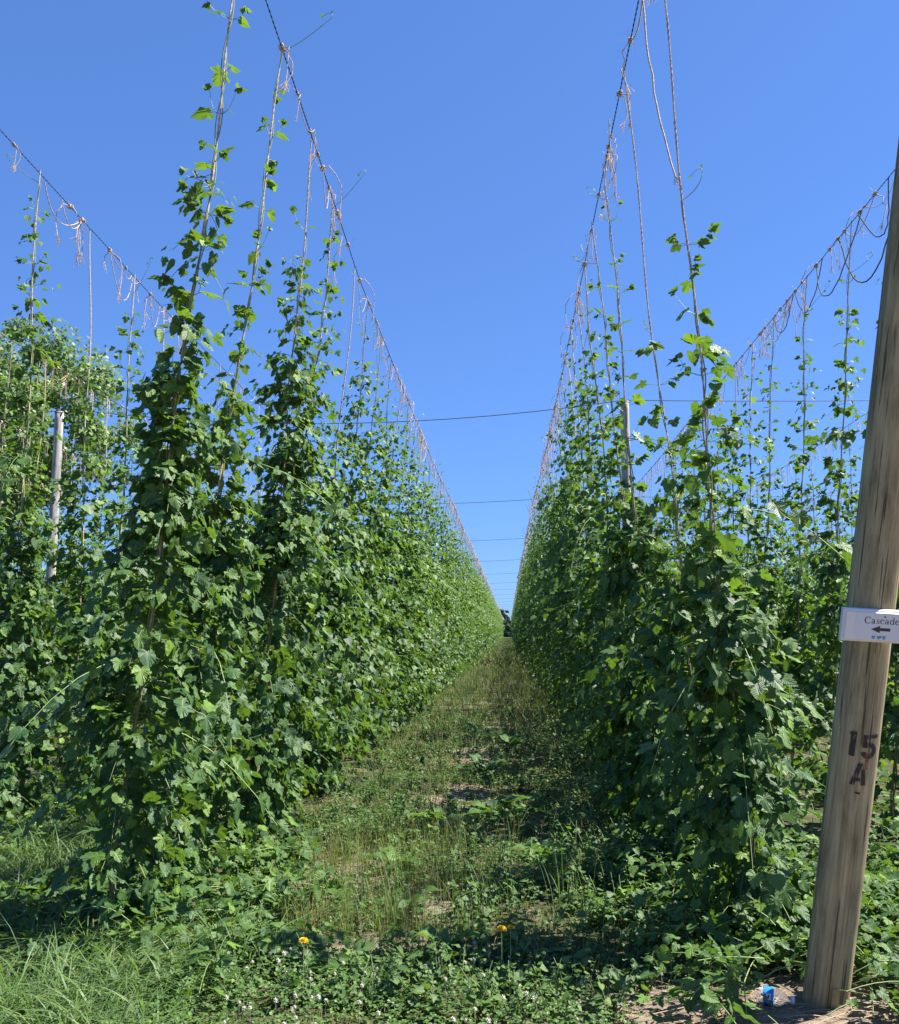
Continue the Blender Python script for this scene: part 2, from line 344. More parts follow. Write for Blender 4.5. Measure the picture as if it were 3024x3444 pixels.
# ------------------------------------------------------------------ hop plants
TOP = 5.5
def radius(z, bushy):
    zz = [0, .4, .9, 1.4, 1.8, 2.3, 3.0, 3.6, 4.3, 5.0, 5.5]
    rr = [.40, .43, .42, .38, .34, .30, .26, .22, .18, .12, .08]
    return np.interp(z, zz, rr) * bushy
class Plant:
    def __init__(s): s.leaf = Acc(); s.stem = Acc(); s.pos = []; s.N = []; s.Y = []; s.sz = []; s.age = []; s.kd = []
    def L(s, p, N, Y, sz, age, kd): s.pos.append(p); s.N.append(N); s.Y.append(Y); s.sz.append(sz); s.age.append(age); s.kd.append(kd)
def rv(k=1.0): return rng.normal(0, k, 3)
def make_plant(top_z=5.3, bushy=1.0, nlat=95, lod=1, dense_to=3.0, elong=1.25, path=None, skirt=0.0, sides=(3, 4), long_shoots=3, size=1.0, wiremesh=True, hook=True, dist=None, slimtop=1.0, gap=1.0):
    pl = Plant(); st = pl.stem
    wob = rng.uniform(0, 6, 4)
    def P(z):
        z = np.asarray(z, float); a = np.clip(z / TOP, 0, 1) * (1 - np.clip(z / TOP, 0, 1))
        return np.stack([.05 * a * np.sin(z * 1.3 + wob[0]) + .012 * np.sin(z * 2.9 + wob[1]), .05 * a * np.sin(z * 1.1 + wob[2]) + .012 * np.sin(z * 3.3 + wob[3]), z], -1) if path is None else path(z)
    # twine: two strands
    tw = Acc(); zz = np.linspace(0, TOP + .02, 150 if lod == 0 else 60)
    if lod == 0:
        for ph in (0, math.pi):
            a = zz * 95 + ph; tube(tw, P(zz) + np.stack([np.cos(a), np.sin(a), 0 * a], -1) * .0032, .0042, 5)
        zf = rng.uniform(.5, TOP, 160)
        for z in zf:
            p = P(z); d = norm(rv() * [1, 1, .8]) * rng.uniform(.008, .022); tube(tw, [p, p + d * .6 + rv(.001), p + d], .0006, 3)
    else: tube(tw, P(zz), .0062 if lod == 1 else .008, sides[0])
    # main bines twisting up the twine
    nb = 3 if lod == 0 else 2
    for b in range(nb):
        tz = top_z - b * rng.uniform(.5, 1.3) if b else top_z
        zz = np.linspace(0, max(tz, 1), int(tz * (26 if lod == 0 else 12)) + 4); a = zz * rng.uniform(8, 11) + b * 2.1
        rr = .011 + .006 * np.sin(zz * 3 + b)
        ag = np.clip((zz - 1.5) / 3, 0, 1)
        tube(st, P(zz) + np.stack([np.cos(a), np.sin(a), 0 * a], -1) * rr[:, None], np.interp(zz, [0, tz], [.0065, .0028]), sides[1], age=np.repeat(ag, sides[1]))
    if hook:
        p = P(top_z); d = norm(np.array([rng.normal(), rng.normal(), .2])); e = p + d * rng.uniform(.12, .35) + [0, 0, rng.uniform(.05, .22)]
        C_ = bez(p, p + d * .12 + [0, 0, .02], e, 7); C_ = np.concatenate([C_, bez(e, e + d * .02 + [0, 0, .07], e - d * .07 + [0, 0, .02], 5)[1:]])
        tube(st, C_, np.linspace(.0028, .0015, len(C_)), sides[1], age=1)
        for q in (5, 8, len(C_) - 1):
            pl.L(C_[q], rv(), rv() + [0, 0, -.5], .022, 1.0, 2)
    # upper nodes: opposite pairs of leaves with small side shoots
    z = dense_to - .9; k = 0
    while z < top_z - .05:
        f = (z - 2) / (TOP - 2)
        base = P(z); a0 = k * 1.7 + rng.normal(0, .4)
        for sgn in (0, math.pi):
            a = a0 + sgn + rng.normal(0, .25); o = np.array([math.cos(a), math.sin(a), 0])
            pet = rng.uniform(.05, .10) * (1.15 - .5 * f)
            e = base + o * pet + [0, 0, rng.uniform(.0, .05)]
            if lod < 2: tube(st, [base, base + o * pet * .5 + [0, 0, .012], e], .0018, 3, age=1)
            sz = np.interp(top_z - z, [0, .35, .9, 1.7], [.03, .066, .092, .104]) * rng.uniform(.75, 1.2) * size
            pl.L(e, o * rng.uniform(-.1, .6) + np.array([0, 0, 1.]) + rv(.3), o * 1.0 + [0, 0, -rng.uniform(.1, 1.0)] + rv(.2), sz, np.clip(.42 + .6 * f + rng.normal(0, .15), 0, 1), rng.choice([0, 1, 2], p=[.5, .15, .35]))
            # side shoot
            for _s in range(1 if z > top_z - 1.3 else 2):
              if rng.random() < .8 / gap ** 1.5:
                Ls = rng.uniform(.05, .21) * (1.15 - .6 * f)
                s_ = base + o * Ls + np.array([0, 0, rng.uniform(-.02, .14)]) + rv(.02)
                cv = bez(base, base + o * Ls * .6 + [0, 0, -.01], s_, 5)
                tube(st, cv, .0015, 3, age=1)
                for q in (2, 3, 4, 4):
                    if q < 4 and Ls < .12: continue
                    for _ in range(2):
                        pl.L(cv[q] + rv(.006), o * .4 + np.array([0, 0, .9]) + rv(.5), o + rv(.7), rng.uniform(.02, .055) * (1.5 - .7 * f) * size, .85, rng.choice([0, 2]))
        z += rng.uniform(.17, .27) * (.75 + .5 * f) * gap; k += 1
    # laterals making the leafy body
    for i in range(nlat):
        D_ = dist or [(.1, 1.8, .45), (1.8, 3.3, .36), (3.3, max(3.4, top_z - .4), .19)]
        q_ = D_[rng.choice(len(D_), p=[d[2] for d in D_])]; z0 = min(rng.uniform(q_[0], q_[1]) if q_[0] > .2 else .1 + (q_[1] * 1.3 - .1) * rng.beta(1.0, 1.35), top_z - .3)
        z0 = max(z0, .12)
        a = rng.uniform(0, 2 * math.pi); o = np.array([math.cos(a), math.sin(a) * np.interp(z0, [1.4, 2.4], [elong, .85]), 0])
        rad = radius(z0, bushy) * rng.uniform(.55, 1.25) * np.interp(z0, [1.7, 2.4], [1, slimtop])
        if i < long_shoots: rad = rng.uniform(.6, .95); z0 = rng.uniform(.8, 3.2)
        base = P(z0)
        drop = rng.uniform(.15, .9) * rad; rise = rng.uniform(.0, .25) * rad
        end = base + o * rad + np.array([0, 0, rise - drop]) + rv(.03)
        cv = bez(base, base + o * rad * .55 + [0, 0, rise], end, 7)
        cv[:, 2] = np.maximum(cv[:, 2], .03)
        if lod < 2 and (lod == 0 or i % 2 == 0): tube(st, cv, np.linspace(.003, .0016, 7) * (1.35 if i < long_shoots else 1), 3, age=1.0 if i < long_shoots else .6)
        nn = int(rad / .075) + 1 if i >= long_shoots else 6
        L_ = np.linspace(.22, 1.0, nn)
        for t in L_:
            p = (1 - t) ** 2 * base + 2 * t * (1 - t) * (base + o * rad * .55 + [0, 0, rise]) + t * t * end
            tend = 2 if t < .95 else 3
            for h in range(tend):
                side = norm(np.cross(o, [0, 0, 1.])) * (1 if h % 2 else -1)
                pp = p + side * rng.uniform(.02, .07) + o * rng.uniform(0, .05) + rv(.018)
                pp[2] = max(pp[2], .03)
                up = rng.uniform(.15, 1.1)
                sz = rng.choice([rng.uniform(.03, .06), rng.uniform(.055, .095), rng.uniform(.08, .108)], p=[.22, .55, .23]) * np.interp(z0, [2, 3.2, 4.8], [1, .88, .62]) * size * (.8 if t > .9 else 1)
                ag = np.clip(rng.beta(1.3, 4.0) * .7 + (.35 if t > .93 else 0) + max(0, z0 - 1.8) * .15, 0, 1)
                pl.L(pp, o * rng.uniform(.2, 1.0) + side * rng.uniform(0, .6) + np.array([0, 0, up]) + rv(.28), o * rng.uniform(.1, .9) + side * .35 + [0, 0, -rng.uniform(.5, 1.2)] + rv(.3), sz, ag, rng.choice([0, 1, 2], p=[.44, .13, .43]))
    return pl, tw
def finish(pl, tw, name_root, lod, link=True, parent=None):
    add_leaves(pl.leaf, np.array(pl.pos), np.array(pl.N), np.array(pl.Y), np.array(pl.sz), np.array(pl.age, float), np.array(pl.kd), lod)
    a = tw.obj("twine", M['twine'], parent, link=link) if tw else None
    b = pl.stem.obj("stem", M['stem'], parent, link=link)
    c = pl.leaf.obj("foliage", M['leaf'], parent, link=link)
    return a, b, c

ORD = ['first', 'second', 'third', 'fourth', 'fifth', 'sixth', 'seventh', 'eighth', 'ninth', 'tenth', 'eleventh', 'twelfth', 'thirteenth', 'fourteenth', 'fifteenth', 'sixteenth', 'seventeenth', 'eighteenth', 'nineteenth', 'twentieth']
STN = [15.5 + 11.2 * k for k in range(22)]           # cross-cable stations down the rows
WX = {'L1': lambda y: np.interp(y, [5, 7, 9.5, 15.5, 60], [-1.50, -1.55, -1.62, -1.62, -1.55]),
      'R1': lambda y: np.interp(y, [5, 15.5, 27, 50, 100], [.86, .84, .76, .72, .72]),
      'L2': lambda y: np.interp(y, [6, 10, 15], [-3.97, -4.1, -4.1]),
      'R2': lambda y: 3.37 + 0 * y, 'L3': lambda y: -6.75 + 0 * y, 'R3': lambda y: 6.4 + 0 * y,
      'L4': lambda y: -9.4 + 0 * y, 'R4': lambda y: 9.0 + 0 * y, 'L5': lambda y: -12.0 + 0 * y, 'R5': lambda y: 11.6 + 0 * y}
WZ0 = {'L1': 5.36, 'R1': 5.5, 'L2': 5.34, 'R2': 5.52, 'L3': 5.55, 'R3': 5.5, 'L4': 5.5, 'R4': 5.5, 'L5': 5.5, 'R5': 5.5}
BX = {'L1': -2.08, 'R1': 1.30, 'L2': -4.08, 'R2': 3.08, 'L3': -6.8, 'R3': 6.3, 'L4': -9.4, 'R4': 9.0, 'L5': -12, 'R5': 11.6}
def wz(row, y):
    y = np.asarray(y, float); b = np.interp(y, [4, 15.5], [5.62, WZ0[row]])
    ph = np.clip((y - 15.5) % 11.2 / 11.2, 0, 1)
    return b - np.where(y > 15.5, .10 * 4 * ph * (1 - ph), .02)
WHERE = {'L1': 'row left of the aisle', 'R1': 'row right of the aisle',
         'L2': 'second row left of the aisle', 'R2': 'second row right of the aisle',
         'L3': 'third row left of the aisle', 'R3': 'third row right of the aisle', 'L4': 'fourth row left of the aisle', 'R4': 'fourth row right of the aisle',
         'L5': 'fifth row left of the aisle', 'R5': 'fifth row right of the aisle'}
GROUP = {k: 'hop plants in the ' + v.split(',')[0] for k, v in WHERE.items()}
def place(o, row, y, rz, sc=1.0, by=None, bx=None):
    by = y if by is None else by
    b = Vector((BX[row] + rng.normal(0, .04) if bx is None else bx, by, 0)); t = Vector((float(WX[row](y)), y, float(wz(row, y))))
    d = t - b; L = d.length
    q = Vector((0, 0, 1)).rotation_difference(d.normalized()) @ Euler((0, 0, rz)).to_quaternion()
    o.location = b; o.rotation_euler = q.to_euler(); o.scale = (sc, sc, L / TOP)
    return o

# nearest plants, each grown on its own
NDIST = {('R1', 0): [(.1, 1.6, .90), (1.6, 3.2, .10)], ('R1', 1): [(.1, 1.65, .90), (1.65, 3.0, .10)], ('R1', 2): [(.1, 2.0, .9), (2.0, 2.4, .10)], ('R1', 3): [(.1, 2.2, .86), (2.2, 2.9, .14)],
         ('L1', 0): [(.1, 2.2, .66), (2.2, 3.3, .27), (3.3, 4.3, .07)], ('L1', 1): [(.1, 2.0, .72), (2.0, 3.0, .22), (3.0, 3.9, .06)], ('L1', 2): [(.1, 1.9, .42), (1.9, 3.8, .50), (3.8, 4.5, .08)], ('L1', 3): [(.1, 2.2, .60), (2.2, 3.8, .34), (3.8, 4.9, .06)]}
SLIMD = lambda tz: [(.1, 1.5, .55), (1.5, 2.4, .24), (2.4, tz - .3, .21)]
NEAR = {   # row: (y at the wire, x and y at the base, bine top, dense_to, bushy, laterals)
 'L1': [(4.63, -2.08, 4.74, 5.45, 1.9, .80, 140), (5.63, -2.15, 5.69, 5.5, 2.1, .82, 120), (6.72, -1.97, 6.99, 4.85, 2.9, .98, 185), (7.75, -2.09, 7.87, 5.45, 2.7, 1.05, 150), (9.13, -2.06, 9.29, 4.0, 2.6, 1.05, 140)],
 'R1': [(4.70, 1.27, 4.95, 3.9, 2.0, .78, 100), (6.01, 1.31, 6.20, 3.6, 2.2, .92, 105), (7.34, 1.22, 7.56, 5.2, 2.5, 1.0, 115), (8.42, 1.31, 8.59, 5.1, 2.6, 1.1, 125), (9.45, 1.27, 9.6, 5.2, 2.5, 1.0, 105), (10.4, 1.27, 10.5, 4.9, 2.5, 1.0, 105)],
 'L2': [(7.04, -4.06, 7.33, 5.4, 2.6, .9, 115), (8.11, -4.04, 8.42, 4.3, 2.2, .85, 85)],
 'R2': [(7.3, 3.05, 7.7, 5.0, 1.8, .85, 80), (8.57, 3.02, 9.03, 5.0, 2.0, .8, 85), (9.89, 3.05, 10.25, 5.1, 1.9, .75, 80), (11.22, 3.08, 11.53, 5.2, 1.9, .75, 80)],
}
count_y = {}
for row, lst in NEAR.items():
    for k, (yt, xb, yb, tz, dt, bu, nl) in enumerate(lst):
        lod = 0 if (row in ('L1', 'R1') and k < 4) or k == 0 else 1
        pl, tw = make_plant(tz, bu, int(nl * 1.3), lod, dt, 1.1, sides=(5, 5), long_shoots=5, size=.98, dist=NDIST.get((row, k), SLIMD(tz) if row[1] == '2' or k > 3 else None), slimtop=.78 if row[1] == '1' else .85, gap={('R1', 0): 1.0, ('R1', 1): 1.05, ('R1', 2): 1.2, ('R1', 3): 1.1, ('L1', 0): 1.12, ('L1', 1): 1.12}.get((row, k), 1.0))
        e = empty("hop_plant", label=None)
        SH = {('L1', 0): "nearest left hop plant, leafy to the ground beside long grass, twine leaving the frame top", ('L1', 1): "left aisle hop plant with a curled tip above its twine knot on the wire",
              ('L1', 2): "bushy left aisle hop plant, third from the near end, twine bare below the wire", ('L1', 3): "slim left aisle hop plant, fourth from the near end, tip curling past the wire",
              ('R1', 0): "nearest right hop plant beside the wooden end post, tall twine bare at top", ('R1', 1): "second hop plant right of the aisle, long bare twine above a short vine",
              ('R1', 2): "third hop plant right of the aisle, thin vine with paired yellow green leaves", ('R1', 3): "fourth hop plant right of the aisle, slim column under tangled old twine",
              ('L2', 0): "leafy hop column at the left edge, in front of the big tree", ('L2', 1): "hop plant with bare upper twine just right of the left grey post",
              ('R1', 4): "fifth hop plant right of the aisle, slim column left of the grey post", ('R1', 5): "sixth hop plant right of the aisle, its top short of the wire",
              ('L1', 4): "left aisle hop plant, fifth from the near end, long bare twine at its top",
              ('R2', 0): "hop plant mostly hidden behind the wooden end post", ('R2', 1): "dark leafy hop column directly left of the wooden end post",
              ('R2', 2): "second hop column left of the wooden end post in the second right row", ('R2', 3): "third hop column left of the wooden end post in the second right row"}
        tag(e, SH[(row, k)], "hop plant", GROUP[row])
        finish(pl, tw, '', lod, parent=e)
        place(e, row, yt, 0, 1.0, yb, xb)
    count_y[row] = lst[-1][0]

# prototypes for the rest
PROTO = []
for k in range(13):
    tz = [5.3, 5.0, 5.45, 4.5, 5.2, 5.4, 5.1, 5.3, 5.2, 4.4, 5.3, 5.0, 5.4][k]
    if k < 8: pl, tw = make_plant(tz, rng.uniform(.98, 1.18), 150, 1, rng.uniform(2.4, 3.0), 1.45)
    else: pl, tw = make_plant(tz, rng.uniform(.8, .95), 105, 1, 1.9, 1.2, dist=SLIMD(tz))
    PROTO.append(finish(pl, tw, '', 1, link=False))
FARP = []
for k in range(6):
    pl, tw = make_plant(rng.uniform(4.9, 5.4), 1.3, 84, 2, 3.1, 1.3, sides=(3, 3), size=1.35, hook=False)
    FARP.append(finish(pl, tw, '', 2, link=False))
def put_plant(row, y, idx):
    pr = (PROTO[rng.integers(8)] if row == 'L1' or (row == 'R1' and y > 12.5) else PROTO[8 + rng.integers(5)]) if y < 42 else FARP[rng.integers(len(FARP))]
    e = empty("hop_plant")
    for src in pr:
        c = src.copy(); c.parent = e; C.objects.link(c)
    place(e, row, y, rng.uniform(-.35, .35) + (math.pi if rng.random() < .5 else 0), rng.uniform(.93, 1.1))
    if idx < 20:
        lab = f"{ORD[idx]} hop plant from the near end in the {WHERE[row].split(',')[0]}"
    else:
        s = sum(1 for q in STN if q < y)
        lab = f"far hop plant in the {WHERE[row].split(',')[0]}, beyond cross cable {['zero','one','two','three','four','five','six','seven','eight','nine','ten'][min(s,10)]}"
    tag(e, lab, "hop plant", GROUP[row])
N_ROW = {'L1': 70, 'R1': 70, 'L2': 34, 'R2': 38, 'L3': 20, 'R3': 26, 'L4': 10, 'R4': 14, 'L5': 0, 'R5': 6}
START = {'L3': 11.5, 'R3': 13.0, 'L4': 17, 'R4': 17.5, 'L5': 22, 'R5': 23}
last = {}
for row, n in N_ROW.items():
    y = count_y.get(row, START.get(row, 12) - 1.0); idx = len(NEAR.get(row, []))
    for k in range(n - idx):
        y += rng.uniform(.92, 1.12)
        put_plant(row, y, idx + k)
    last[row] = y
# everything farther down the rows: one mass
far = Acc(); V_, F_ = [], []
srcs = []
for pr in FARP:
    me = pr[2].data; n = len(me.vertices); co = np.empty(n * 3, np.float32); me.vertices.foreach_get('co', co)
    t = np.empty(len(me.loops), np.int32); me.loops.foreach_get('vertex_index', t)
    lfv = np.empty(n * 3, np.float32); me.attributes['lf'].data.foreach_get('vector', lfv); ag = np.empty(n, np.float32); me.attributes['age'].data.foreach_get('value', ag)
    srcs.append((co.reshape(-1, 3), t.reshape(-1, 3), lfv.reshape(-1, 3), ag))
END = 235
for row in ('L1', 'R1', 'L2', 'R2', 'L3', 'R3', 'L4', 'R4', 'L5', 'R5'):
    y = last[row]; lim = END if row in ('L1', 'R1') else {'L2': 75, 'R2': 90}.get(row, 60)
    while y < lim:
        step = np.interp(y, [40, 100, 230], [1.05, 1.5, 3.0]); y += step
        co, t, lfv, ag = srcs[rng.integers(len(srcs))]
        keep = rng.random(len(t) // 6) if False else None
        c = co.copy()
        if rng.random() < .5: c[:, :2] *= -1
        f = c[:, 2:3] / TOP
        c[:, 0:1] += BX[row] + (float(WX[row](y)) - BX[row]) * f
        c[:, 1] = c[:, 1] * (1 + (step - 1) * .6) + y
        far.add(c, t, lfv, ag)
o = far.obj("distant_hop_foliage", M['leaf']); tag(o, "far continuation of the hop rows merging into green walls down the aisle", "hop plants", kind='stuff')

# ------------------------------------------------------------------ trellis wires with old twine
def tail(acc, L, d, thick=.0035, fray=True, lod=0):
    d = np.asarray(d, float)
    n = 6 if lod == 0 else 3
    e = d * L * .35 + np.array([0, 0, -L]); cv = bez((0, 0, 0), d * L * .5, e, n) + np.concatenate([[[0, 0, 0]], rng.normal(0, .012 * (lod == 0), (n - 1, 3))])
    tube(acc, cv, thick, 4 if lod == 0 else 3)
    if fray:
        t = norm(cv[-1] - cv[-2])
        for _ in range(14 if lod == 0 else 3):
            q = cv[-1] + t * rng.uniform(.03, .075) + rv(.016)
            tube(acc, [cv[-1] - t * .01, (cv[-1] + q) / 2 + rv(.004), q], .0012 if lod == 0 else .003, 3)
def knot(acc, r=.014):
    th = np.linspace(0, 2 * math.pi * 3, 26); P_ = np.stack([r * np.cos(th), (th / 20 - .5) * .045, r * np.sin(th)], -1) + rng.normal(0, .002, (26, 3))
    tube(acc, P_, .0048, 4)
REM = []
for k in range(9):
    a = Acc(); knot(a, rng.uniform(.010, .018))
    for _ in range([1, 2, 3, 1, 2, 2, 1, 3, 0][k]):
        tail(a, rng.uniform(.08, .42), norm(rng.normal(0, 1, 3) * [1, 1, .2]) * rng.uniform(.2, 1))
    for _q in range({2: 1, 4: 2, 6: 1, 7: 2}.get(k, 0)):        # loops slung along the wire
        l_ = rng.uniform(.3, .75); dr = rng.uniform(.12, .4)
        tube(a, bez((0, 0, 0), (rng.normal(0, .04), l_ * .6, -dr * 1.7), (0, l_, .0), 12), .0038, 4)
    for _ in range(5):
        tube(a, [(0, 0, 0), rv(.012), rv(.03)], .0011, 3)
    REM.append(a.obj("twine_remnant", M['twine'], link=False))
REML = []
for k in range(4):
    a = Acc()
    tube(a, [(0, -.03, 0), (0, 0, .005), (0, .03, 0)], .016, 4)
    for _ in range(3): tail(a, rng.uniform(.12, .38), norm(rng.normal(0, 1, 3) * [1, 1, .1]) * .6, .0055, True, 1)
    me = a.obj("x", M['twine'], link=False).data
    co = np.concatenate(a.V); REML.append((co, np.concatenate(a.F[4])))
WEND = {'L1': 235, 'R1': 235, 'L2': 90, 'R2': 90}
WSTART = {'L1': 4.4, 'R1': 4.1, 'L2': 4.5, 'R2': 4.4}
for row in BX:
    y0, y1 = WSTART.get(row, 6.0), WEND.get(row, 60)
    yy = np.concatenate([np.linspace(y0, 15.5, 60), np.arange(16.5, y1, 1.1)])
    P_ = np.stack([WX[row](yy), yy, wz(row, yy)], -1)
    e = empty("trellis_wire", P_[0], f"overhead wire with twine remnants above the {WHERE[row].split(',')[0]}", "wire", "overhead trellis wires running along the hop rows")
    a = Acc()
    if row in ('L1', 'R1', 'L2', 'R2'):
        yf = np.arange(y0, 16, .02)
        Pf = np.stack([WX[row](yf), yf, wz(row, yf)], -1) - P_[0]
        for ph in (0, math.pi):
            an = yf * 60 + ph; tube(a, Pf + np.stack([np.cos(an), 0 * an, np.sin(an)], -1) * .0028, .0030, 4)
        k_ = yy > 15.9
        tube(a, P_[k_] - P_[0], .0055, 4)
    else: tube(a, P_ - P_[0], .0055, 4)
    a.obj("wire", M['wire'], e)
    n_near = {'L1': 60, 'R1': 70, 'L2': 30, 'R2': 34}.get(row, 14)
    y = y0 + (.35 if row != 'L1' else 1.2); q = 0
    while q < n_near and y < y1:
        c = REM[rng.integers(len(REM))].copy(); c.parent = e; C.objects.link(c)
        c.location = Vector((float(WX[row](y)), y, float(wz(row, y)))) - Vector(P_[0]); c.rotation_euler = (0, 0, math.pi * int(rng.integers(2)) + rng.normal(0, .1)); s = rng.uniform(.7, 1.2); c.scale = (s, s, s)
        y += rng.exponential(.28) + (.10 if row[0] == 'R' else .2); q += 1
    if row == 'R2':        # slack dark loops of old cord slung below the wire near the end post
        for ya_, yb_, dr, r_ in ((7.3, 8.9, .75, .007), (7.7, 8.4, .35, .006), (8.3, 9.6, .55, .006), (9.4, 10.3, .4, .0055), (10.4, 11.2, .3, .0055)):
            h = Acc(); p0 = np.array([3.37, ya_, float(wz(row, ya_))]) - P_[0]; p2 = np.array([3.37, yb_, float(wz(row, yb_))]) - P_[0]
            tube(h, bez(p0, (p0 + p2) / 2 + [rng.normal(0, .08), .1, -dr * 2], p2, 16) + rng.normal(0, .004, (16, 3)), r_, 5); h.obj("slack_loop", M['cord'], e)
    if row == 'R1':        # one long loose end hanging beside the nearest string
        h = Acc(); q0 = np.array([.86, 5.15, 5.6]) - P_[0]; q1 = np.array([1.0, 5.05, 4.25]) - P_[0]
        cv = bez(q0, (q0 + q1) / 2 + [-.07, 0, -.1], q1, 14) + rng.normal(0, .004, (14, 3)); cv[0] = q0; tube(h, cv, .0055, 5)
        for _ in range(16): tube(h, [q1, q1 + rv(.015) + [.01, 0, -.03], q1 + rv(.025) + [.02, 0, -.06]], .0011, 3)
        h.obj("twine_remnant", M['twine'], e)
    b = Acc()
    while y < y1:
        co, f = REML[rng.integers(4)]
        b.add(co * [1, rng.choice([-1, 1]), rng.uniform(.7, 1.2)] + [float(WX[row](y)), y, float(wz(row, y))] - P_[0], f)
        y += rng.uniform(.35, .7) * (1 if y < 60 else 1.8)
    if b.n:
        o = b.obj("twine_remnants", M['twine'], e); o['kind'] = 'stuff'

# ------------------------------------------------------------------ grey trellis posts and cross cables
def pole_mesh(name, h, r0, r1, m, parent, nseg=40, sides=28, rough=.002, lean=(0, 0)):
    th = np.arange(sides) / sides * 2 * math.pi; zz = np.linspace(-.25, h, nseg)
    ph = rng.uniform(0, 6, 6)
    rr = np.interp(zz, [0, h], [r0, r1])[:, None] + rough * (np.sin(3 * th + ph[0] + .4 * zz[:, None]) + .6 * np.sin(5 * th + ph[1] - .7 * zz[:, None]) + .4 * np.sin(zz[:, None] * 3 + ph[2]))
    V = np.stack([rr * np.cos(th), rr * np.sin(th), np.broadcast_to(zz[:, None], rr.shape)], -1).reshape(-1, 3)
    V[:, 0] += lean[0] * V[:, 2]; V[:, 1] += lean[1] * V[:, 2]
    a = Acc(); i = np.arange(nseg - 1)[:, None] * sides; j = np.arange(sides)[None]; k = (j + 1) % sides
    a.add(V, np.stack([i + j, i + k, i + sides + k, i + sides + j], -1).reshape(-1, 4))
    a.more(np.array([[(nseg - 1) * sides + q for q in range(sides)]]))
    return a.obj(name, m, parent)
PX = {0: 'R', 1: 'L'}
for k, (px, stn, ztop, ln, lab) in enumerate([
        (2.03, 0, 5.62, (.006, 0), "tall grey round post standing right of the aisle between two hop rows"),
        (-7.9, 0, 5.6, (-.004, 0), "grey post at far left in front of the big tree"),
        (12.3, 2, 5.6, (0, 0), "thin distant grey post seen just left of the wooden end post"),
        (2.03, 1, 5.6, (0, 0), "second grey post right of the aisle, beyond the near one"),
        (-7.9, 1, 5.6, (0, 0), "grey post hidden in the left rows, one bay behind the post by the tree")]):
    e = empty("trellis_post", (px - (.25 if px < -7 else 0), STN[stn] + .09, 0), lab, "post", "grey trellis posts")
    pole_mesh("pole", ztop, .086, .076, M['greywood'], e, lean=ln)
    a = Acc(); th = np.linspace(0, 2 * math.pi, 20)
    tube(a, np.stack([.081 * np.cos(th) + ln[0] * 5.55, .081 * np.sin(th), 0 * th + ztop - .02], -1), .004, 5)
    a.obj("cable_wrap", M['wire'], e)
for s in range(16):
    y = STN[s]; pts = []
    for x0, x1, sag in ((-27.5, -17.7, .2), (-17.7, -7.9, .25), (-7.9, 2.03, .34 if s == 0 else .2), (2.03, 12.3, .08), (12.3, 22.5, .15)):
        t = np.linspace(0, 1, 14)[:-1]; pts.append(np.stack([x0 + (x1 - x0) * t, y + 0 * t, 5.62 - sag * 4 * t * (1 - t)], -1))
    P_ = np.concatenate(pts)
    a = Acc(); tube(a, P_ - P_[0], .0075, 5)
    e = a.obj("cross_cable", M['wire']); e.location = P_[0]
    tag(e, f"{ORD[s]} overhead cable crossing the aisle, counted from the near end", "cable", "steel cables crossing over the rows")

# ------------------------------------------------------------------ leaning wooden end post 15 A
PB = Vector((1.350, 4.24, 0)); PD = Vector((.069, -.27, 1)).normalized()
post = empty("end_post", PB, "weathered round wooden end post leaning to the camera, stencilled 15 A", "post")
xa = Vector((1, 0, 0)); xa = (xa - PD * xa.dot(PD)).normalized(); ya = PD.cross(xa)     # ya points away from camera
post.rotation_euler = Matrix((xa, ya, PD)).transposed().to_euler()
PR0, PR1, PL = .0925, .086, 5.9
pole_mesh("pole", PL, PR0, PR1, M['endwood'], post, nseg=120, sides=64, rough=.0009)
def on_post(pts, proud=.0032):
    """pts (n,2): a = arc length to the right of the camera-facing meridian, s = distance along the post"""
    pts = np.asarray(pts, float); s = pts[:, 1]; r = np.interp(s, [0, PL], [PR0, PR1])
    th = -math.pi / 2 + A0 + pts[:, 0] / r
    return np.stack([(r + proud) * np.cos(th), (r + proud) * np.sin(th), s], -1)
A0 = -0.33
def grid_patch(acc, quad, nu=6, nv=6):
    """bilinear patch in post coordinates"""
    q = np.array(quad, float); u, v = np.meshgrid(np.linspace(0, 1, nu), np.linspace(0, 1, nv))
    P_ = (1 - u)[..., None] * (1 - v)[..., None] * q[0] + u[..., None] * (1 - v)[..., None] * q[1] + (u * v)[..., None] * q[2] + ((1 - u) * v)[..., None] * q[3]
    V = on_post(P_.reshape(-1, 2)); i, j = np.meshgrid(np.arange(nu - 1), np.arange(nv - 1)); k = (j * nu + i).ravel()
    acc.add(V, np.stack([k, k + 1, k + nu + 1, k + nu], -1))
def arc_patch(acc, c, r0, r1, a0, a1, sx=1.0, n=14):
    for k in range(n):
        t0, t1 = R(a0 + (a1 - a0) * k / n), R(a0 + (a1 - a0) * (k + 1) / n)
        f = lambda r, t: (c[0] + sx * r * math.cos(t), c[1] + r * math.sin(t))
        grid_patch(acc, [f(r0, t0), f(r1, t0), f(r1, t1), f(r0, t1)], 2, 2)
S15, SA = 1.218, 1.092        # heights along the post of the figures' centres
a = Acc()
x0 = -.024
grid_patch(a, [(x0, S15 - .052), (x0 + .021, S15 - .054), (x0 + .023, S15 + .050), (x0 + .002, S15 + .050)])
grid_patch(a, [(x0 - .004, S15 + .036), (x0 + .004, S15 + .034), (x0 + .004, S15 + .050), (x0 - .004, S15 + .044)], 3, 3)
x1 = .024
grid_patch(a, [(x1, S15 - .012), (x1 + .019, S15 - .014), (x1 + .019, S15 + .040), (x1, S15 + .040)])
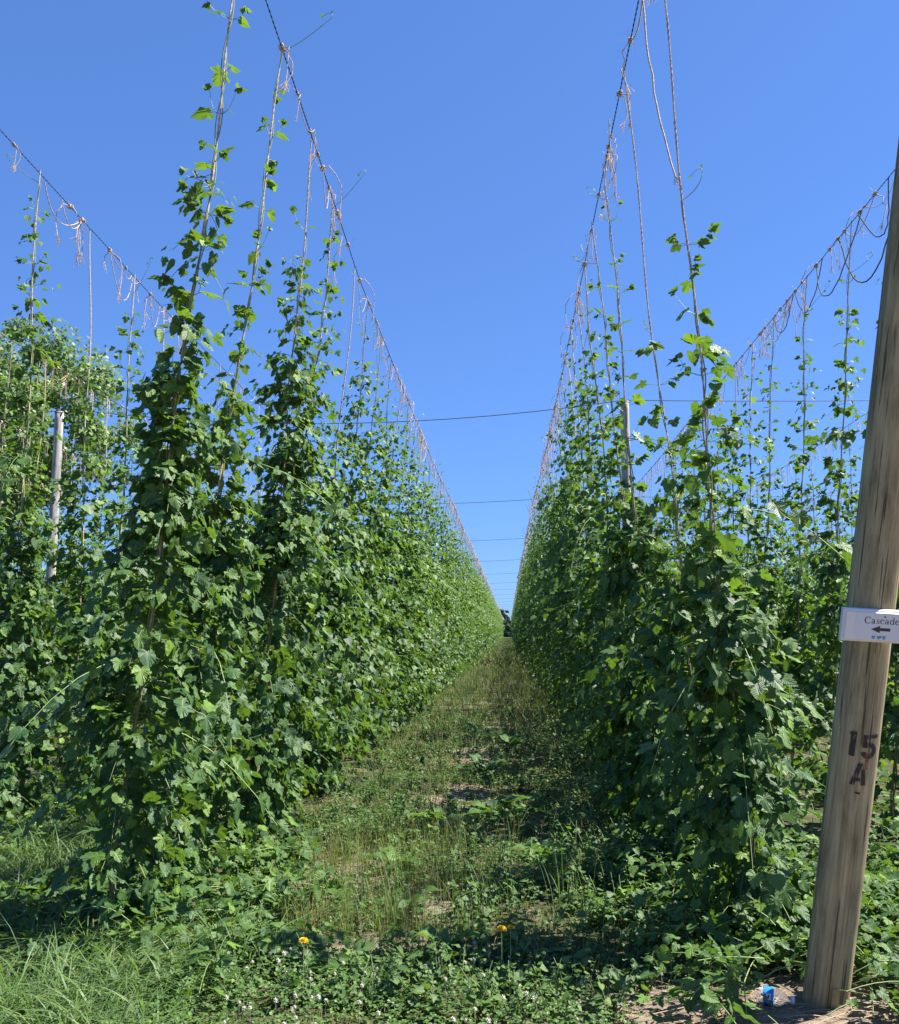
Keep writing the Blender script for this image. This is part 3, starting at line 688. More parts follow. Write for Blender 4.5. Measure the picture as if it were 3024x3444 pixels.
grid_patch(a, [(x1 + .023, S15 + .024), (x1 + .062, S15 + .027), (x1 + .062, S15 + .042), (x1 + .023, S15 + .040)])
arc_patch(a, (x1 + .027, S15 - .026), .015, .034, 100, -60)
arc_patch(a, (x1 + .027, S15 - .026), .015, .034, -66, -165)
# A
y0 = SA; xx = -.002
grid_patch(a, [(xx - .008, y0 - .047), (xx + .010, y0 - .047), (xx + .036, y0 + .046), (xx + .018, y0 + .046)])
grid_patch(a, [(xx + .036, y0 - .047), (xx + .054, y0 - .047), (xx + .046, y0 + .02), (xx + .031, y0 + .02)])
grid_patch(a, [(xx + .010, y0 - .030), (xx + .031, y0 - .030), (xx + .031, y0 - .017), (xx + .012, y0 - .017)], 3, 3)
grid_patch(a, [(xx + .016, y0 - .083), (xx + .036, y0 - .087), (xx + .036, y0 - .077), (xx + .014, y0 - .077)], 3, 3)
o = a.obj("stencilled_characters", M['paint'], post)
a = Acc(); grid_patch(a, [(xx + .036, y0 + .022), (xx + .056, y0 + .022), (xx + .060, y0 + .09), (xx + .040, y0 + .09)], 5, 10)
a.obj("red_paint_mark", M['red'], post)

# ------------------------------------------------------------------ sign on the post
SG_S = 1.715
sg_o = PB + PD * SG_S - ya * (-1) * 0
sign = empty("sign", (0, 0, 0), "white rectangular sign reading Cascade with a black left arrow on the wooden post", "sign")
fr = PB + PD * SG_S - ya * (PR0 + .0015)
sign.location = fr; sign.rotation_euler = (Matrix(((1, 0, 0), (0, 1, 0), (0, 0, 1))) @ Matrix((xa, ya, PD)).transposed() @ Matrix.Rotation(R(1.0), 3, 'Z')).to_euler()
SW, SH_, X0 = .300, .132, -.001        # local: x right, z up, -y toward camera
def rect_loops(acc, loops, cx=0):
    V = []
    for w, h, d in loops: V += [(cx - w / 2, -d, -h / 2), (cx + w / 2, -d, -h / 2), (cx + w / 2, -d, h / 2), (cx - w / 2, -d, h / 2)]
    F = []
    for i in range(len(loops) - 1):
        for j in range(4): k = (j + 1) % 4; F.append((i * 4 + j, i * 4 + k, i * 4 + 4 + k, i * 4 + 4 + j))
    F.append((3, 2, 1, 0)); n = (len(loops) - 1) * 4; F.append((n, n + 1, n + 2, n + 3))
    acc.add(V, F)
a = Acc(); rect_loops(a, [(SW, SH_, 0), (SW, SH_, .016), (SW - .010, SH_ - .010, .021), (SW - .018, SH_ - .016, .0215), (SW - .024, SH_ - .022, .0265), (SW - .026, SH_ - .024, .0268)], X0)
a.obj("board", M['white'], sign, smooth=False)
a = Acc(); rect_loops(a, [(SW - .066, SH_ - .030, .0270), (SW - .066, SH_ - .030, .0274)], X0 + .016); a.obj("face_sheet", M['label'], sign, smooth=False)
FD = .0279
def stroke(acc, pts, wd, sc, ox, oz, d=FD):
    p = np.array(pts, float); w = np.broadcast_to(np.asarray(wd, float), (len(p),))
    t = norm(np.gradient(p, axis=0)); nn = np.stack([-t[:, 1], t[:, 0]], -1)
    a_, b_ = p + nn * w[:, None] / 2, p - nn * w[:, None] / 2
    Q = np.concatenate([a_, b_]) * sc; V = np.stack([Q[:, 0] + ox, np.full(len(Q), -d), Q[:, 1] + oz], -1); m = len(p); k = np.arange(m - 1)
    V2 = V.copy(); V2[:, 1] -= .0003
    acc.add(np.concatenate([V, V2]), np.stack([2 * m + k, 2 * m + k + m, 2 * m + k + m + 1, 2 * m + k + 1], -1))
def arcp(cx, cy, rx, ry, a0, a1, n=22):
    t = np.radians(np.linspace(a0, a1, n)); return np.stack([cx + rx * np.cos(t), cy + ry * np.sin(t)], -1), np.abs(np.cos(t))
txt = Acc(); sc = .0177; zx = .0119
pen = X0 - .066
def glyph(ch, ox):
    d0 = FD + .00002 * 0
    if ch == 'C':
        p, c = arcp(.66, .73, .56, .74, 42, 318, 30); stroke(txt, p, .09 + .15 * c, sc, ox, zx); stroke(txt, [(1.08, .98), (1.13, 1.42)], .08, sc, ox, zx, FD + .0004); return 1.34
    if ch == 'c':
        p, c = arcp(.46, .49, .38, .49, 48, 318); stroke(txt, p, .07 + .13 * c, sc, ox, zx); p, c = arcp(.73, .78, .06, .06, 0, 360, 8); stroke(txt, p, .12, sc, ox, zx, FD + .0004); return .94
    if ch == 'a':
        p, c = arcp(.40, .68, .26, .28, 0, 165); stroke(txt, p, .07 + .10 * c, sc, ox, zx); stroke(txt, [(.66, .70), (.66, .16), (.74, .05), (.88, .07)], [.16, .16, .11, .05], sc, ox, zx, FD + .0004)
        p, c = arcp(.37, .27, .25, .26, 0, 360, 20); stroke(txt, p * [1, 1], .06 + .10 * c, sc, ox, zx, FD + .0008); return .96
    if ch == 's':
        pts = [(.66, .74), (.62, .90), (.42, .97), (.22, .90), (.18, .72), (.32, .56), (.54, .44), (.68, .28), (.60, .08), (.38, .0), (.16, .08), (.12, .26)]
        stroke(txt, pts, [.06, .07, .08, .11, .14, .17, .17, .14, .11, .08, .07, .06], sc, ox, zx); return .84
    if ch == 'd':
        p, c = arcp(.46, .48, .36, .48, 20, 340, 24); stroke(txt, p, .07 + .13 * c, sc, ox, zx); stroke(txt, [(.82, .02), (.82, 1.5)], .16, sc, ox, zx, FD + .0004)
        stroke(txt, [(.62, 1.47), (.86, 1.50)], .07, sc, ox, zx, FD + .0008); stroke(txt, [(.82, .04), (1.0, .05)], .07, sc, ox, zx, FD + .0008); return 1.07
    if ch == 'e':
        p, c = arcp(.47, .49, .38, .49, 5, 318, 26); stroke(txt, p, .07 + .13 * c, sc, ox, zx); stroke(txt, [(.12, .54), (.84, .54)], .07, sc, ox, zx, FD + .0004); return .95
for ch in "Cascade": pen += glyph(ch, pen) * sc * 1.09
txt.obj("lettering", M['ink'], sign, smooth=False)
ar = Acc(); cxz = (X0, -.0107)
pts = [(-.038, 0), (-.004, .0146), (-.004, .0062), (.036, .0062), (.036, -.0062), (-.004, -.0062), (-.004, -.0146)]
ar.add([(cxz[0] + x, -FD - .0004, cxz[1] + z) for x, z in pts], [(0, 6, 5, 2, 1)] ); ar.more([(2, 5, 4, 3)])
ar.obj("arrow", M['ink'], sign, smooth=False)
for k in range(3):
    ex = X0 - .026 + k * .0205; ez = -.0435; s_ = .0066
    sh = Acc(); o_ = [(-1, 1), (-.3, 1.0), (0, .9), (.3, 1.0), (1, 1), (.98, .2), (.8, -.5), (.4, -.95), (0, -1.2), (-.4, -.95), (-.8, -.5), (-.98, .2)]
    sh.add([(ex, -FD - .0004, ez)] + [(ex + x * s_, -FD - .0004, ez + z * s_) for x, z in o_], [(0, 1 + (j + 1) % 12, 1 + j) for j in range(12)])
    e_ = sh.obj("shield_emblem", M['blueink'], sign, smooth=False)
    mk_ = Acc()
    for (ax, az, bx_, bz) in ((-.7, .5, -.15, .35), (.15, .35, .7, .5), (-.5, -.1, .5, -.1), (-.35, -.5, .35, -.5), (0, .8, 0, .1)):
        stroke(mk_, [(ax, az), ((ax + bx_) / 2, (az + bz) / 2 - .08), (bx_, bz)], .17, s_, ex, ez, FD + .0007)
    mk_.obj("emblem_mark", M['palemark'], e_, smooth=False)
def disc(acc, c, r, d, n=12, h=.0015):
    th = np.arange(n) / n * 2 * math.pi; V = [(c[0] + r * math.cos(t), -d, c[1] + r * math.sin(t)) for t in th] + [(c[0] + r * .8 * math.cos(t), -d - h, c[1] + r * .8 * math.sin(t)) for t in th]
    acc.add(V, [(j, (j + 1) % n, n + (j + 1) % n, n + j) for j in range(n)]); acc.more([tuple(range(n, 2 * n))])
for c in ((X0 + .011, .0405), (X0 + .001, -.0415)):
    a = Acc(); disc(a, c, .0032, FD + .0012); a.obj("screw", M['steel'], sign)

# ------------------------------------------------------------------ grass, clover and weeds (nobody could count them)
def in_row(x):      # 1 on the planted strips
    d = np.min([abs(x - b) for b in BX.values()], axis=0); return d < .45
def noise2(x, y, s=1.0):
    return (np.sin(x * 1.9 * s + 1.3 * np.sin(y * 1.1 * s)) + np.sin(y * 2.3 * s + 1.7 * np.sin(x * 1.7 * s + 2)) + .6 * np.sin((x + y) * 4.1 * s + 1)) / 2.6
def blades(acc, x, y, h, w, curve, seg=4, age=0.0, az=None):
    n = len(x); az = rng.uniform(0, 2 * math.pi, n) if az is None else az
    t = np.linspace(0, 1, seg + 1)[None]; D = np.stack([np.cos(az), np.sin(az)], -1)
    fw = (h * curve)[:, None] * t ** 2.0; up = h[:, None] * (t - .42 * np.minimum(curve, 1.3)[:, None] * t ** 2.3)
    c = np.empty((n, seg + 1, 3)); c[..., 0] = x[:, None] + D[:, :1] * fw; c[..., 1] = y[:, None] + D[:, 1:] * fw; c[..., 2] = gz(x, y)[:, None] + np.maximum(up, .005)
    sa = az + math.pi / 2 + rng.normal(0, .5, n); sd_ = np.stack([np.cos(sa), np.sin(sa), 0 * sa], -1)[:, None]
    ww = (w[:, None] * np.array([.8, 1, .9, .6, .04])[None, :seg + 1] if seg == 4 else w[:, None] * np.linspace(1, .05, seg + 1)[None])[..., None] / 2
    V = np.stack([c - sd_ * ww, c + sd_ * ww], 2).reshape(-1, 3)
    k = np.arange(seg)[None] * 2 + (np.arange(n) * (seg + 1) * 2)[:, None]
    F = np.stack([k, k + 1, k + 3, k + 2], -1).reshape(-1, 4)
    lf = np.zeros((n, (seg + 1) * 2, 3)); lf[..., 2] = rng.random(n)[:, None]
    acc.add(V, F, lf.reshape(-1, 3), np.repeat(np.broadcast_to(age, (n,)), (seg + 1) * 2))
def scatter(n, x0, x1, y0, y1, keep=None):
    x = rng.uniform(x0, x1, n); y = rng.uniform(y0, y1, n)
    if keep is not None:
        k = keep(x, y) > rng.random(n); x, y = x[k], y[k]
    return x, y
dirt = lambda x, y: np.clip(np.minimum((x - .2) * 2.2, (4.6 - y) * 2.5) + .9 * noise2(x, y), 0, 1)
# lush long grass, lower left
a = Acc()
cx_, cy_ = scatter(620, -4.2, -1.1, 3.4, 6.2, lambda x, y: np.clip(1.1 - np.maximum(0, x + 1.75) * 2.2, 0, 1) * np.clip((5.35 - y - .3 * (x + 2.2)) * 2, 0, 1))
ex_, ey_ = scatter(420, -5.6, -2.7, 5.4, 9.0, lambda x, y: 1 - .8 * bare(x, y)); cx_ = np.concatenate([cx_, ex_]); cy_ = np.concatenate([cy_, ey_])
for px, py in zip(cx_, cy_):
    n = int(rng.integers(26, 60)); s = rng.uniform(.05, .12); hh = rng.uniform(.14, .36) * (1 + .25 * float(noise2(px, py, 2)))
    blades(a, px + rng.normal(0, s, n), py + rng.normal(0, s, n), hh * rng.uniform(.6, 1.2, n), rng.uniform(.0035, .0095, n), rng.uniform(.4, 1.7, n), 4, np.where(rng.random(n) < .015, .8, rng.beta(1.2, 8, n)))
o = a.obj("long_grass", M['grass']); tag(o, "lush long green grass in the lower left foreground", "grass", kind='stuff')
# aisle turf: short blades, patchy and partly dry
a = Acc()
x, y = scatter(30000, -1.9, 1.3, 3.4, 12, lambda x, y: (1 - dirt(x, y)) * (1 - .93 * bare(x, y)) * np.clip(.75 + .5 * noise2(x, y, 1.3), .1, 1))
dry = np.clip(.30 + .7 * bare(x, y) + .55 * noise2(x * .9 + 4, y * .8, 1.2) + rng.normal(0, .25, len(x)), 0, 1)
blades(a, x, y, rng.gamma(4, .011, len(x)) + .015, rng.uniform(.003, .007, len(x)), rng.uniform(.1, 1.1, len(x)), 4, dry)
x, y = scatter(26000, -1.8, 1.2, 12, 40)
dry = np.clip(.42 + .5 * noise2(x + 4, y * .8, .9) + rng.normal(0, .2, len(x)), 0, 1)
blades(a, x, y, rng.gamma(4, .03, len(x)) + .04, rng.uniform(.006, .014, len(x)), rng.uniform(.1, 1.1, len(x)), 2, dry)
x, y = scatter(16000, -1.6, 1.1, 40, 240)
blades(a, x, y, rng.gamma(4, .035, len(x)) + .04, rng.uniform(.02, .06, len(x)), rng.uniform(.1, .9, len(x)), 2, np.clip(.5 + rng.normal(0, .25, len(x)), 0, 1))
x, y = scatter(30000, -9, 9, 5.5, 40, lambda x, y: ((x < -2.7) | (x > 2)) * 1.0)
blades(a, x, y, rng.gamma(4, .03, len(x)) + .04, rng.uniform(.008, .016, len(x)), rng.uniform(.1, 1.1, len(x)), 2, np.clip(.3 + rng.normal(0, .25, len(x)), 0, 1))
o = a.obj("aisle_grass", M['turf']); tag(o, "patchy green and dry grass covering the aisle between the hop rows", "grass", kind='stuff')
# straw-coloured upright dry tufts with seed stalks
a = Acc()
for _ in range(95):
    px, py = rng.uniform(-1.35, .25), rng.uniform(4.3, 13)
    if _ < 46: px, py = rng.uniform(-1.25, -.25), rng.uniform(4.8, 7.2)
    elif _ < 110:
        q_ = BARE[int(rng.integers(0, 9))]; px, py = q_[0] + rng.normal(0, q_[2] * .8), q_[1] + rng.normal(0, q_[3] * .8)
    if dirt(px, py) > .3: continue
    n = int(rng.integers(14, 40)); s = rng.uniform(.04, .11)
    blades(a, px + rng.normal(0, s, n), py + rng.normal(0, s, n), rng.uniform(.10, .34, n), rng.uniform(.0022, .004, n), rng.uniform(.02, .35, n), 4, np.clip(rng.normal(.75, .2, n), 0, 1))
o = a.obj("dry_grass", M['turf']); tag(o, "upright straw coloured dry grass tufts along the middle of the aisle", "grass", kind='stuff')
a = Acc()
for _ in range(45):
    px, py = rng.uniform(-1.5, -.7) + (rng.random() < .3) * rng.uniform(0, 1.6), 5.0 + 5 * rng.random() ** 1.3
    n = int(rng.integers(8, 22)); s = rng.uniform(.04, .1)
    blades(a, px + rng.normal(0, s, n), py + rng.normal(0, s, n), rng.uniform(.15, .48, n), rng.uniform(.003, .006, n), rng.uniform(.05, .6, n), 4, np.clip(rng.beta(1.6, 4, n), 0, 1))
o = a.obj("tall_grass", M['turf']); tag(o, "taller grass stems along the foot of the left hop row", "grass", kind='stuff')
# clover
a = Acc(); fl = Acc()
def clover_leaf(n, x, y, h):
    az = rng.uniform(0, 2 * math.pi, n)
    for q in range(3):
        an = az + q * 2 * math.pi / 3; o = np.stack([np.cos(an), np.sin(an), rng.normal(-.05, .25, n)], -1)
        N_ = np.stack([rng.normal(0, .3, n), rng.normal(0, .3, n), np.ones(n)], -1)
        Yd = norm(o); N_ = norm(N_ - (N_ * Yd).sum(-1, keepdims=True) * Yd); Xd = np.cross(Yd, N_)
        c = np.stack([x, y, gz(x, y) + h], -1); s = rng.uniform(.009, .016, n)[:, None]
        V = np.stack([c, c + s * (.55 * Xd + .6 * Yd + .1 * N_), c + s * (.35 * Xd + 1.15 * Yd + .05 * N_), c + s * (1.05 * Yd - .1 * N_), c + s * (-.35 * Xd + 1.15 * Yd + .05 * N_), c + s * (-.55 * Xd + .6 * Yd + .1 * N_)], 1)
        k = (np.arange(n) * 6)[:, None]; F = np.concatenate([k + np.array([[0, 1, 2, 3]]), k + np.array([[0, 3, 4, 5]])])
        lf = np.zeros((n, 6, 3)); lf[..., 2] = rng.random(n)[:, None]
        a.add(V.reshape(-1, 3), F, lf.reshape(-1, 3), np.repeat(np.clip(rng.beta(2, 4, n), 0, 1), 6))
cdens = lambda x, y: (1 - dirt(x, y)) * np.clip(.25 + 1.1 * noise2(x * 1.1 + 2, y * 1.4 + 1, 1.0) + np.clip((4.9 - y) * 1.2, 0, 1), 0, 1) * (1 - .75 * bare(x, y)) * (x > -1.55 + .3 * noise2(x, y, 2))
x, y = scatter(30000, -1.7, 1.2, 3.4, 10.5, cdens); clover_leaf(len(x), x, y, rng.uniform(.03, .12, len(x)))
o = a.obj("clover_patch", M['clover']); tag(o, "low clover leaves carpeting the near end of the aisle", "clover", kind='stuff')
x, y = scatter(700, -1.2, .8, 3.5, 7.5, lambda x, y: cdens(x, y) * np.clip(1.35 - (y - 3.9) * .75, .08, 1))
for px, py in zip(x, y):
    c = np.array([px, py, float(gz(px, py)) + rng.uniform(.05, .13)]); r = rng.uniform(.007, .0115)
    n = 26; k = np.arange(n) + .5; ph = np.arccos(1 - 1.7 * k / n); th = k * 2.4
    d = np.stack([np.cos(th) * np.sin(ph), np.sin(th) * np.sin(ph), np.cos(ph)], -1)
    t1 = norm(np.cross(d, [0, 0, 1.01])); w = r * .32
    V = np.stack([c + d * r * .3 - t1 * w * .6, c + d * r * .3 + t1 * w * .6, c + d * r * rng.uniform(.9, 1.25, (n, 1)) + t1 * w * .3, c + d * r * rng.uniform(.9, 1.25, (n, 1)) - t1 * w * .3], 1).reshape(-1, 3)
    fl.add(V, np.arange(n * 4).reshape(-1, 4)); tube(fl, [c - [0, 0, .1], c - [0, 0, .003]], .0012, 3)
    fl.add(c + np.array([[1, 0, 0], [0, 1, 0], [-1, 0, 0], [0, -1, 0], [0, 0, 1], [0, 0, -1]]) * r * .7, [(0, 1, 4), (1, 2, 4), (2, 3, 4), (3, 0, 4), (1, 0, 5), (2, 1, 5), (3, 2, 5), (0, 3, 5)])
o = fl.obj("clover_flowers", M['cloverwhite']); tag(o, "small white clover flower heads dotted over the near grass", "clover flowers", kind='stuff')
# small leafy weeds
a = Acc(); st = Acc(); Lp = [[], [], [], [], [], []]
def weed(px, py, h, nl, spread=.4, ls=.02):
    az = rng.uniform(0, 6.3); g0 = float(gz(px, py))
    top = np.array([px + math.cos(az) * h * spread, py + math.sin(az) * h * spread, g0 + h]); cv = bez((px, py, g0), (px, py, g0 + h * .5), top, 6); tube(st, cv, .0016, 3, age=.8)
    for i in range(nl):
        t = rng.uniform(.15, 1); p = cv[0] * (1 - t) ** 2 + 2 * t * (1 - t) * cv[2] + t * t * cv[-1]; aa = rng.uniform(0, 6.3); o_ = np.array([math.cos(aa), math.sin(aa), 0])
        Lp[0].append(p + o_ * rng.uniform(.004, .03)); Lp[1].append(np.array([0, 0, 1]) + o_ * .3 + rv(.3)); Lp[2].append(o_ + [0, 0, rng.uniform(-.3, .7)]); Lp[3].append(ls * rng.uniform(.6, 1.3)); Lp[4].append(rng.beta(2, 4)); Lp[5].append(2)
for _ in range(3200):
    px, py = rng.uniform(-1.7, 1.2), 4.0 + 14 * rng.random() ** 1.4
    if dirt(px, py) > .35: continue
    k = .5 + .5 * noise2(px * .8 + 1, py * 1.1, 1.4)
    if px > .3: k = 1
    if k < .3 or rng.random() < .85 * bare(px, py): continue
    weed(px, py, rng.uniform(.06, .22) * (1.2 if px > .3 else 1), int(rng.integers(8, 20)), ls=.02 if rng.random() < .75 else .04)
add_leaves(a, np.array(Lp[0]), np.array(Lp[1]), np.array(Lp[2]), np.array(Lp[3]), np.array(Lp[4]), np.array(Lp[5]), 2)
o = a.obj("low_weeds", M['weed']); tag(o, "low small leaved weeds mixed through the aisle grass", "weeds", kind='stuff')
o = st.obj("weed_stalks", M['stem']); tag(o, "thin stalks of the low weeds in the aisle", "weeds", kind='stuff')
# straw and twine litter on the bare earth
a = Acc()
for _ in range(420):
    px, py = rng.uniform(.1, 2.1), rng.uniform(3.5, 4.7); L_ = rng.uniform(.03, .22) if _ > 40 else rng.uniform(.25, .6); az = rng.normal(0, .6)
    p = np.array([px, py, float(gz(px, py)) + .004]); e = p + np.array([math.cos(az), math.sin(az), 0]) * L_; e[2] = gz(e[0], e[1]) + rng.uniform(.003, .02)
    tube(a, bez(p, (p + e) / 2 + rv(.02) + [0, 0, .012], e, 5), rng.uniform(.001, .0026), 3, age=rng.random())
o = a.obj("straw_litter", M['straw']); tag(o, "dry stalks and straw lying on the bare earth by the end post", "straw", kind='stuff')

a = Acc()
for _ in range(700):
    px, py = (rng.uniform(.15, 2.0), rng.uniform(3.6, 4.6)) if _ < 420 else (lambda q: (q[0] + rng.normal(0, q[2] * .7), q[1] + rng.normal(0, q[3] * .7)))(BARE[int(rng.integers(0, 5))])
    r = rng.gamma(2, .0022) + .002; c = np.array([px, py, float(gz(px, py)) + r * .25])
    d = norm(rng.normal(0, 1, (8, 3))); V = c + np.array([[-1, -1, -1], [1, -1, -1], [1, 1, -1], [-1, 1, -1], [-.8, -.8, 1], [.8, -.8, 1], [.8, .8, 1], [-.8, .8, 1]]) * r * rng.uniform(.6, 1.2, (8, 3)) * [1, 1, .6]
    a.add(V, [(3, 2, 1, 0), (4, 5, 6, 7), (0, 1, 5, 4), (1, 2, 6, 5), (2, 3, 7, 6), (3, 0, 4, 7)])
o = a.obj("soil_clods", M['clod']); tag(o, "crumbs and small clods of dry soil on the bare earth", "soil crumbs", kind='stuff')
# ------------------------------------------------------------------ hop shoots sprawling on the ground
def sprawl(n, x0, x1, y0, y1, hmax, lod, label, size=1.0, edge=None):
    pl = Plant()
    for i in range(n):
        px, py = rng.uniform(x0, x1), rng.uniform(y0, y1)
        if edge is not None and not edge(px, py): continue
        az = rng.uniform(0, 6.3); L_ = rng.uniform(.25, .6); o_ = np.array([math.cos(az), math.sin(az), 0]); g0 = float(gz(px, py))
        h = rng.uniform(.03, hmax); p0 = np.array([px, py, g0 + h * rng.uniform(.2, 1)]); p2 = p0 + o_ * L_; p2[2] = g0 + rng.uniform(.03, h + .03); p1 = (p0 + p2) / 2 + [0, 0, rng.uniform(.02, .14)]
        cv = bez(p0, p1, p2, 7); tube(pl.stem, cv, .0026, 3, age=.9)
        for t in np.linspace(.05, 1, int(L_ / .055)):
            p = (1 - t) ** 2 * p0 + 2 * t * (1 - t) * p1 + t * t * p2
            for sgn in (-1, 1):
                if (1.0 < p[0] < 1.24 and p[1] < 4.26) or (1.14 < p[0] < 1.56 and p[1] < 4.3 and rng.random() < .93): continue
                sd_ = np.cross(o_, [0, 0, 1.]) * sgn; q = p + sd_ * rng.uniform(.015, .06) + [0, 0, rng.uniform(.0, .05)]
                pl.L(q, np.array([0, 0, 1.]) + sd_ * .35 + rv(.35), sd_ + o_ * .4 + [0, 0, rng.uniform(-.5, .2)] + rv(.2), rng.uniform(.032, .068) * size, np.clip(rng.beta(2, 3.5) + (.3 if t > .9 else 0), 0, 1), rng.choice([0, 1, 2], p=[.45, .15, .4]))
    add_leaves(pl.leaf, np.array(pl.pos), np.array(pl.N), np.array(pl.Y), np.array(pl.sz), np.array(pl.age, float), np.array(pl.kd), lod)
    o = pl.leaf.obj("hop_creepers", M['leaf']); tag(o, label, "hop shoots", kind='stuff')
    s = pl.stem.obj("creeper_stems", M['stem'], o); s['kind'] = 'stuff'
sprawl(480, .72, 2.7, 3.7, 6.6, .28, 0, "hop shoots sprawling over the ground around the foot of the wooden end post", .95, lambda x, y: (y > 4.9 or x > .78 + .12 * math.sin(y * 7)) and not (1.0 < x < 1.5 and y < 4.12) and not (1.2 < x < 1.5 and y < 4.5) and not (1.02 < x < 1.25 and y < 4.27))
sprawl(110, -2.6, -1.3, 4.25, 6.3, .22, 0, "hop shoots spilling onto the grass at the foot of the nearest left plant", 1.1)
sprawl(90, -4.9, -3.2, 6.2, 9.0, .3, 1, "hop shoots on the ground at the foot of the second row left of the aisle", 1.0)
sprawl(60, 2.2, 4.2, 6.3, 10, .3, 1, "hop shoots covering the ground under the second row right of the aisle", 1.1)

# ------------------------------------------------------------------ dandelions and docks
def dandelion(x, y, h, lean, lab, r=.022):
    e = empty("dandelion", (x, y, float(gz(x, y))), lab, "flower", "yellow dandelions in the aisle")
    st = Acc(); top = np.array([lean[0], lean[1], h]); cv = bez((0, 0, 0), (lean[0] * .2, lean[1] * .2, h * .6), top, 9); tube(st, cv, .0022, 6, age=1); st.obj("stem", M['stem'], e)
    f = Acc(); n = 110; k = np.arange(n); th = k * 2.39996; el = np.linspace(1.45, -.05, n)
    d = np.stack([np.cos(th) * np.cos(el), np.sin(th) * np.cos(el), np.sin(el)], -1); side = norm(np.cross(d, [0, 0, 1.001]))
    L_ = r * np.linspace(.55, 1.0, n)[:, None]; w = .0016
    b = top + d * .003
    V = np.stack([b - side * w * .5, b + side * w * .5, b + d * L_ + side * w, b + d * L_ - side * w], 1).reshape(-1, 3); f.add(V, np.arange(4 * n).reshape(-1, 4)); f.obj("flower_head", M['yellow'], e)
    b_ = Acc(); tube(b_, [top - [0, 0, .012], top - [0, 0, .004], top + [0, 0, .002]], [.003, .006, .0065], 8, age=1, caps=True); b_.obj("bract_cup", M['stem'], e)
dandelion(-0.915, 4.135, 0.22, (.0, -.0), "yellow dandelion at lower left beside the nearest left plant")
dandelion(-0.046, 4.393, 0.26, (.0, .0), "larger yellow dandelion in the middle of the near aisle", .024)
dandelion(-0.005, 4.506, 0.24, (.0, .0), "small yellow dandelion just right of the larger one", .016)
def dock(x, y, n, L_, lab, up=.9):
    e = empty("dock_weed", (x, y, float(gz(x, y))), lab, "weed", "broad leaved docks growing in the aisle")
    a = Acc(); s = Acc()
    for i in range(n):
        az = i * 2.4 + rng.normal(0, .3); o_ = np.array([math.cos(az), math.sin(az), 0]); l_ = L_ * 1.2 * rng.uniform(.6, 1.1); el = rng.uniform(.35, 1.25) * up
        m = 9; t = np.linspace(0, 1, m); c = o_ * (l_ * (math.cos(el) * t + .25 * t * t))[:, None] + np.array([0, 0, 1.]) * (l_ * (math.sin(el) * t - .35 * t ** 2.5))[:, None] + [0, 0, .01]
        w = l_ * .20 * np.sin(math.pi * np.clip(t * .93 + .05, 0, 1)) ** .8 * (t > .1) + .002; side = norm(np.cross(o_, [0, 0, 1.])); wav = .012 * np.sin(t * 14 + i)
        V = np.concatenate([c - side * w[:, None] + np.array([0, 0, 1.]) * (w * .35 + wav)[:, None], c, c + side * w[:, None] + np.array([0, 0, 1.]) * (w * .35 - wav)[:, None]]); k = np.arange(m - 1)
        lf = np.zeros((3 * m, 3)); lf[:, 0] = np.repeat([-.4, 0, .4], m); lf[:, 1] = np.tile(t, 3) * 1.6; lf[:, 2] = rng.random()
        a.add(V, np.concatenate([np.stack([k, k + m, k + m + 1, k + 1], -1), np.stack([k + m, k + 2 * m, k + 2 * m + 1, k + m + 1], -1)]), lf, rng.beta(2, 4))
    a.obj("leaf_rosette", M['dock'], e)
for (x, y, n, L_, lab) in [(-.33, 4.72, 9, .18, "upright broad leaved dock in the near clover, left of the aisle centre"), (.02, 4.35, 7, .13, "broad leaved dock nearest the bare earth"),
        (-.62, 5.5, 8, .24, "dock with dark leaves among the dry tufts, left of the dandelions"), (-.55, 7.6, 8, .26, "dock left of centre at the worn brown patch"), (-.1, 7.9, 9, .3, "dock right of centre at the worn brown patch"),
        (.22, 6.7, 8, .22, "dock at the edge of the right row's shade"), (-.3, 10.5, 10, .3, "dock farther along the aisle, beyond the worn patch"), (-.75, 6.3, 7, .22, "dock close to the foot of the left row"),
        (.0, 12.5, 10, .3, "distant dock on the right half of the aisle"), (-.45, 13.8, 10, .3, "most distant dock on the aisle centre line"), (-.95, 4.3, 7, .2, "dock in the lower left beside the long grass")]:
    dock(x, y, n, L_, lab)

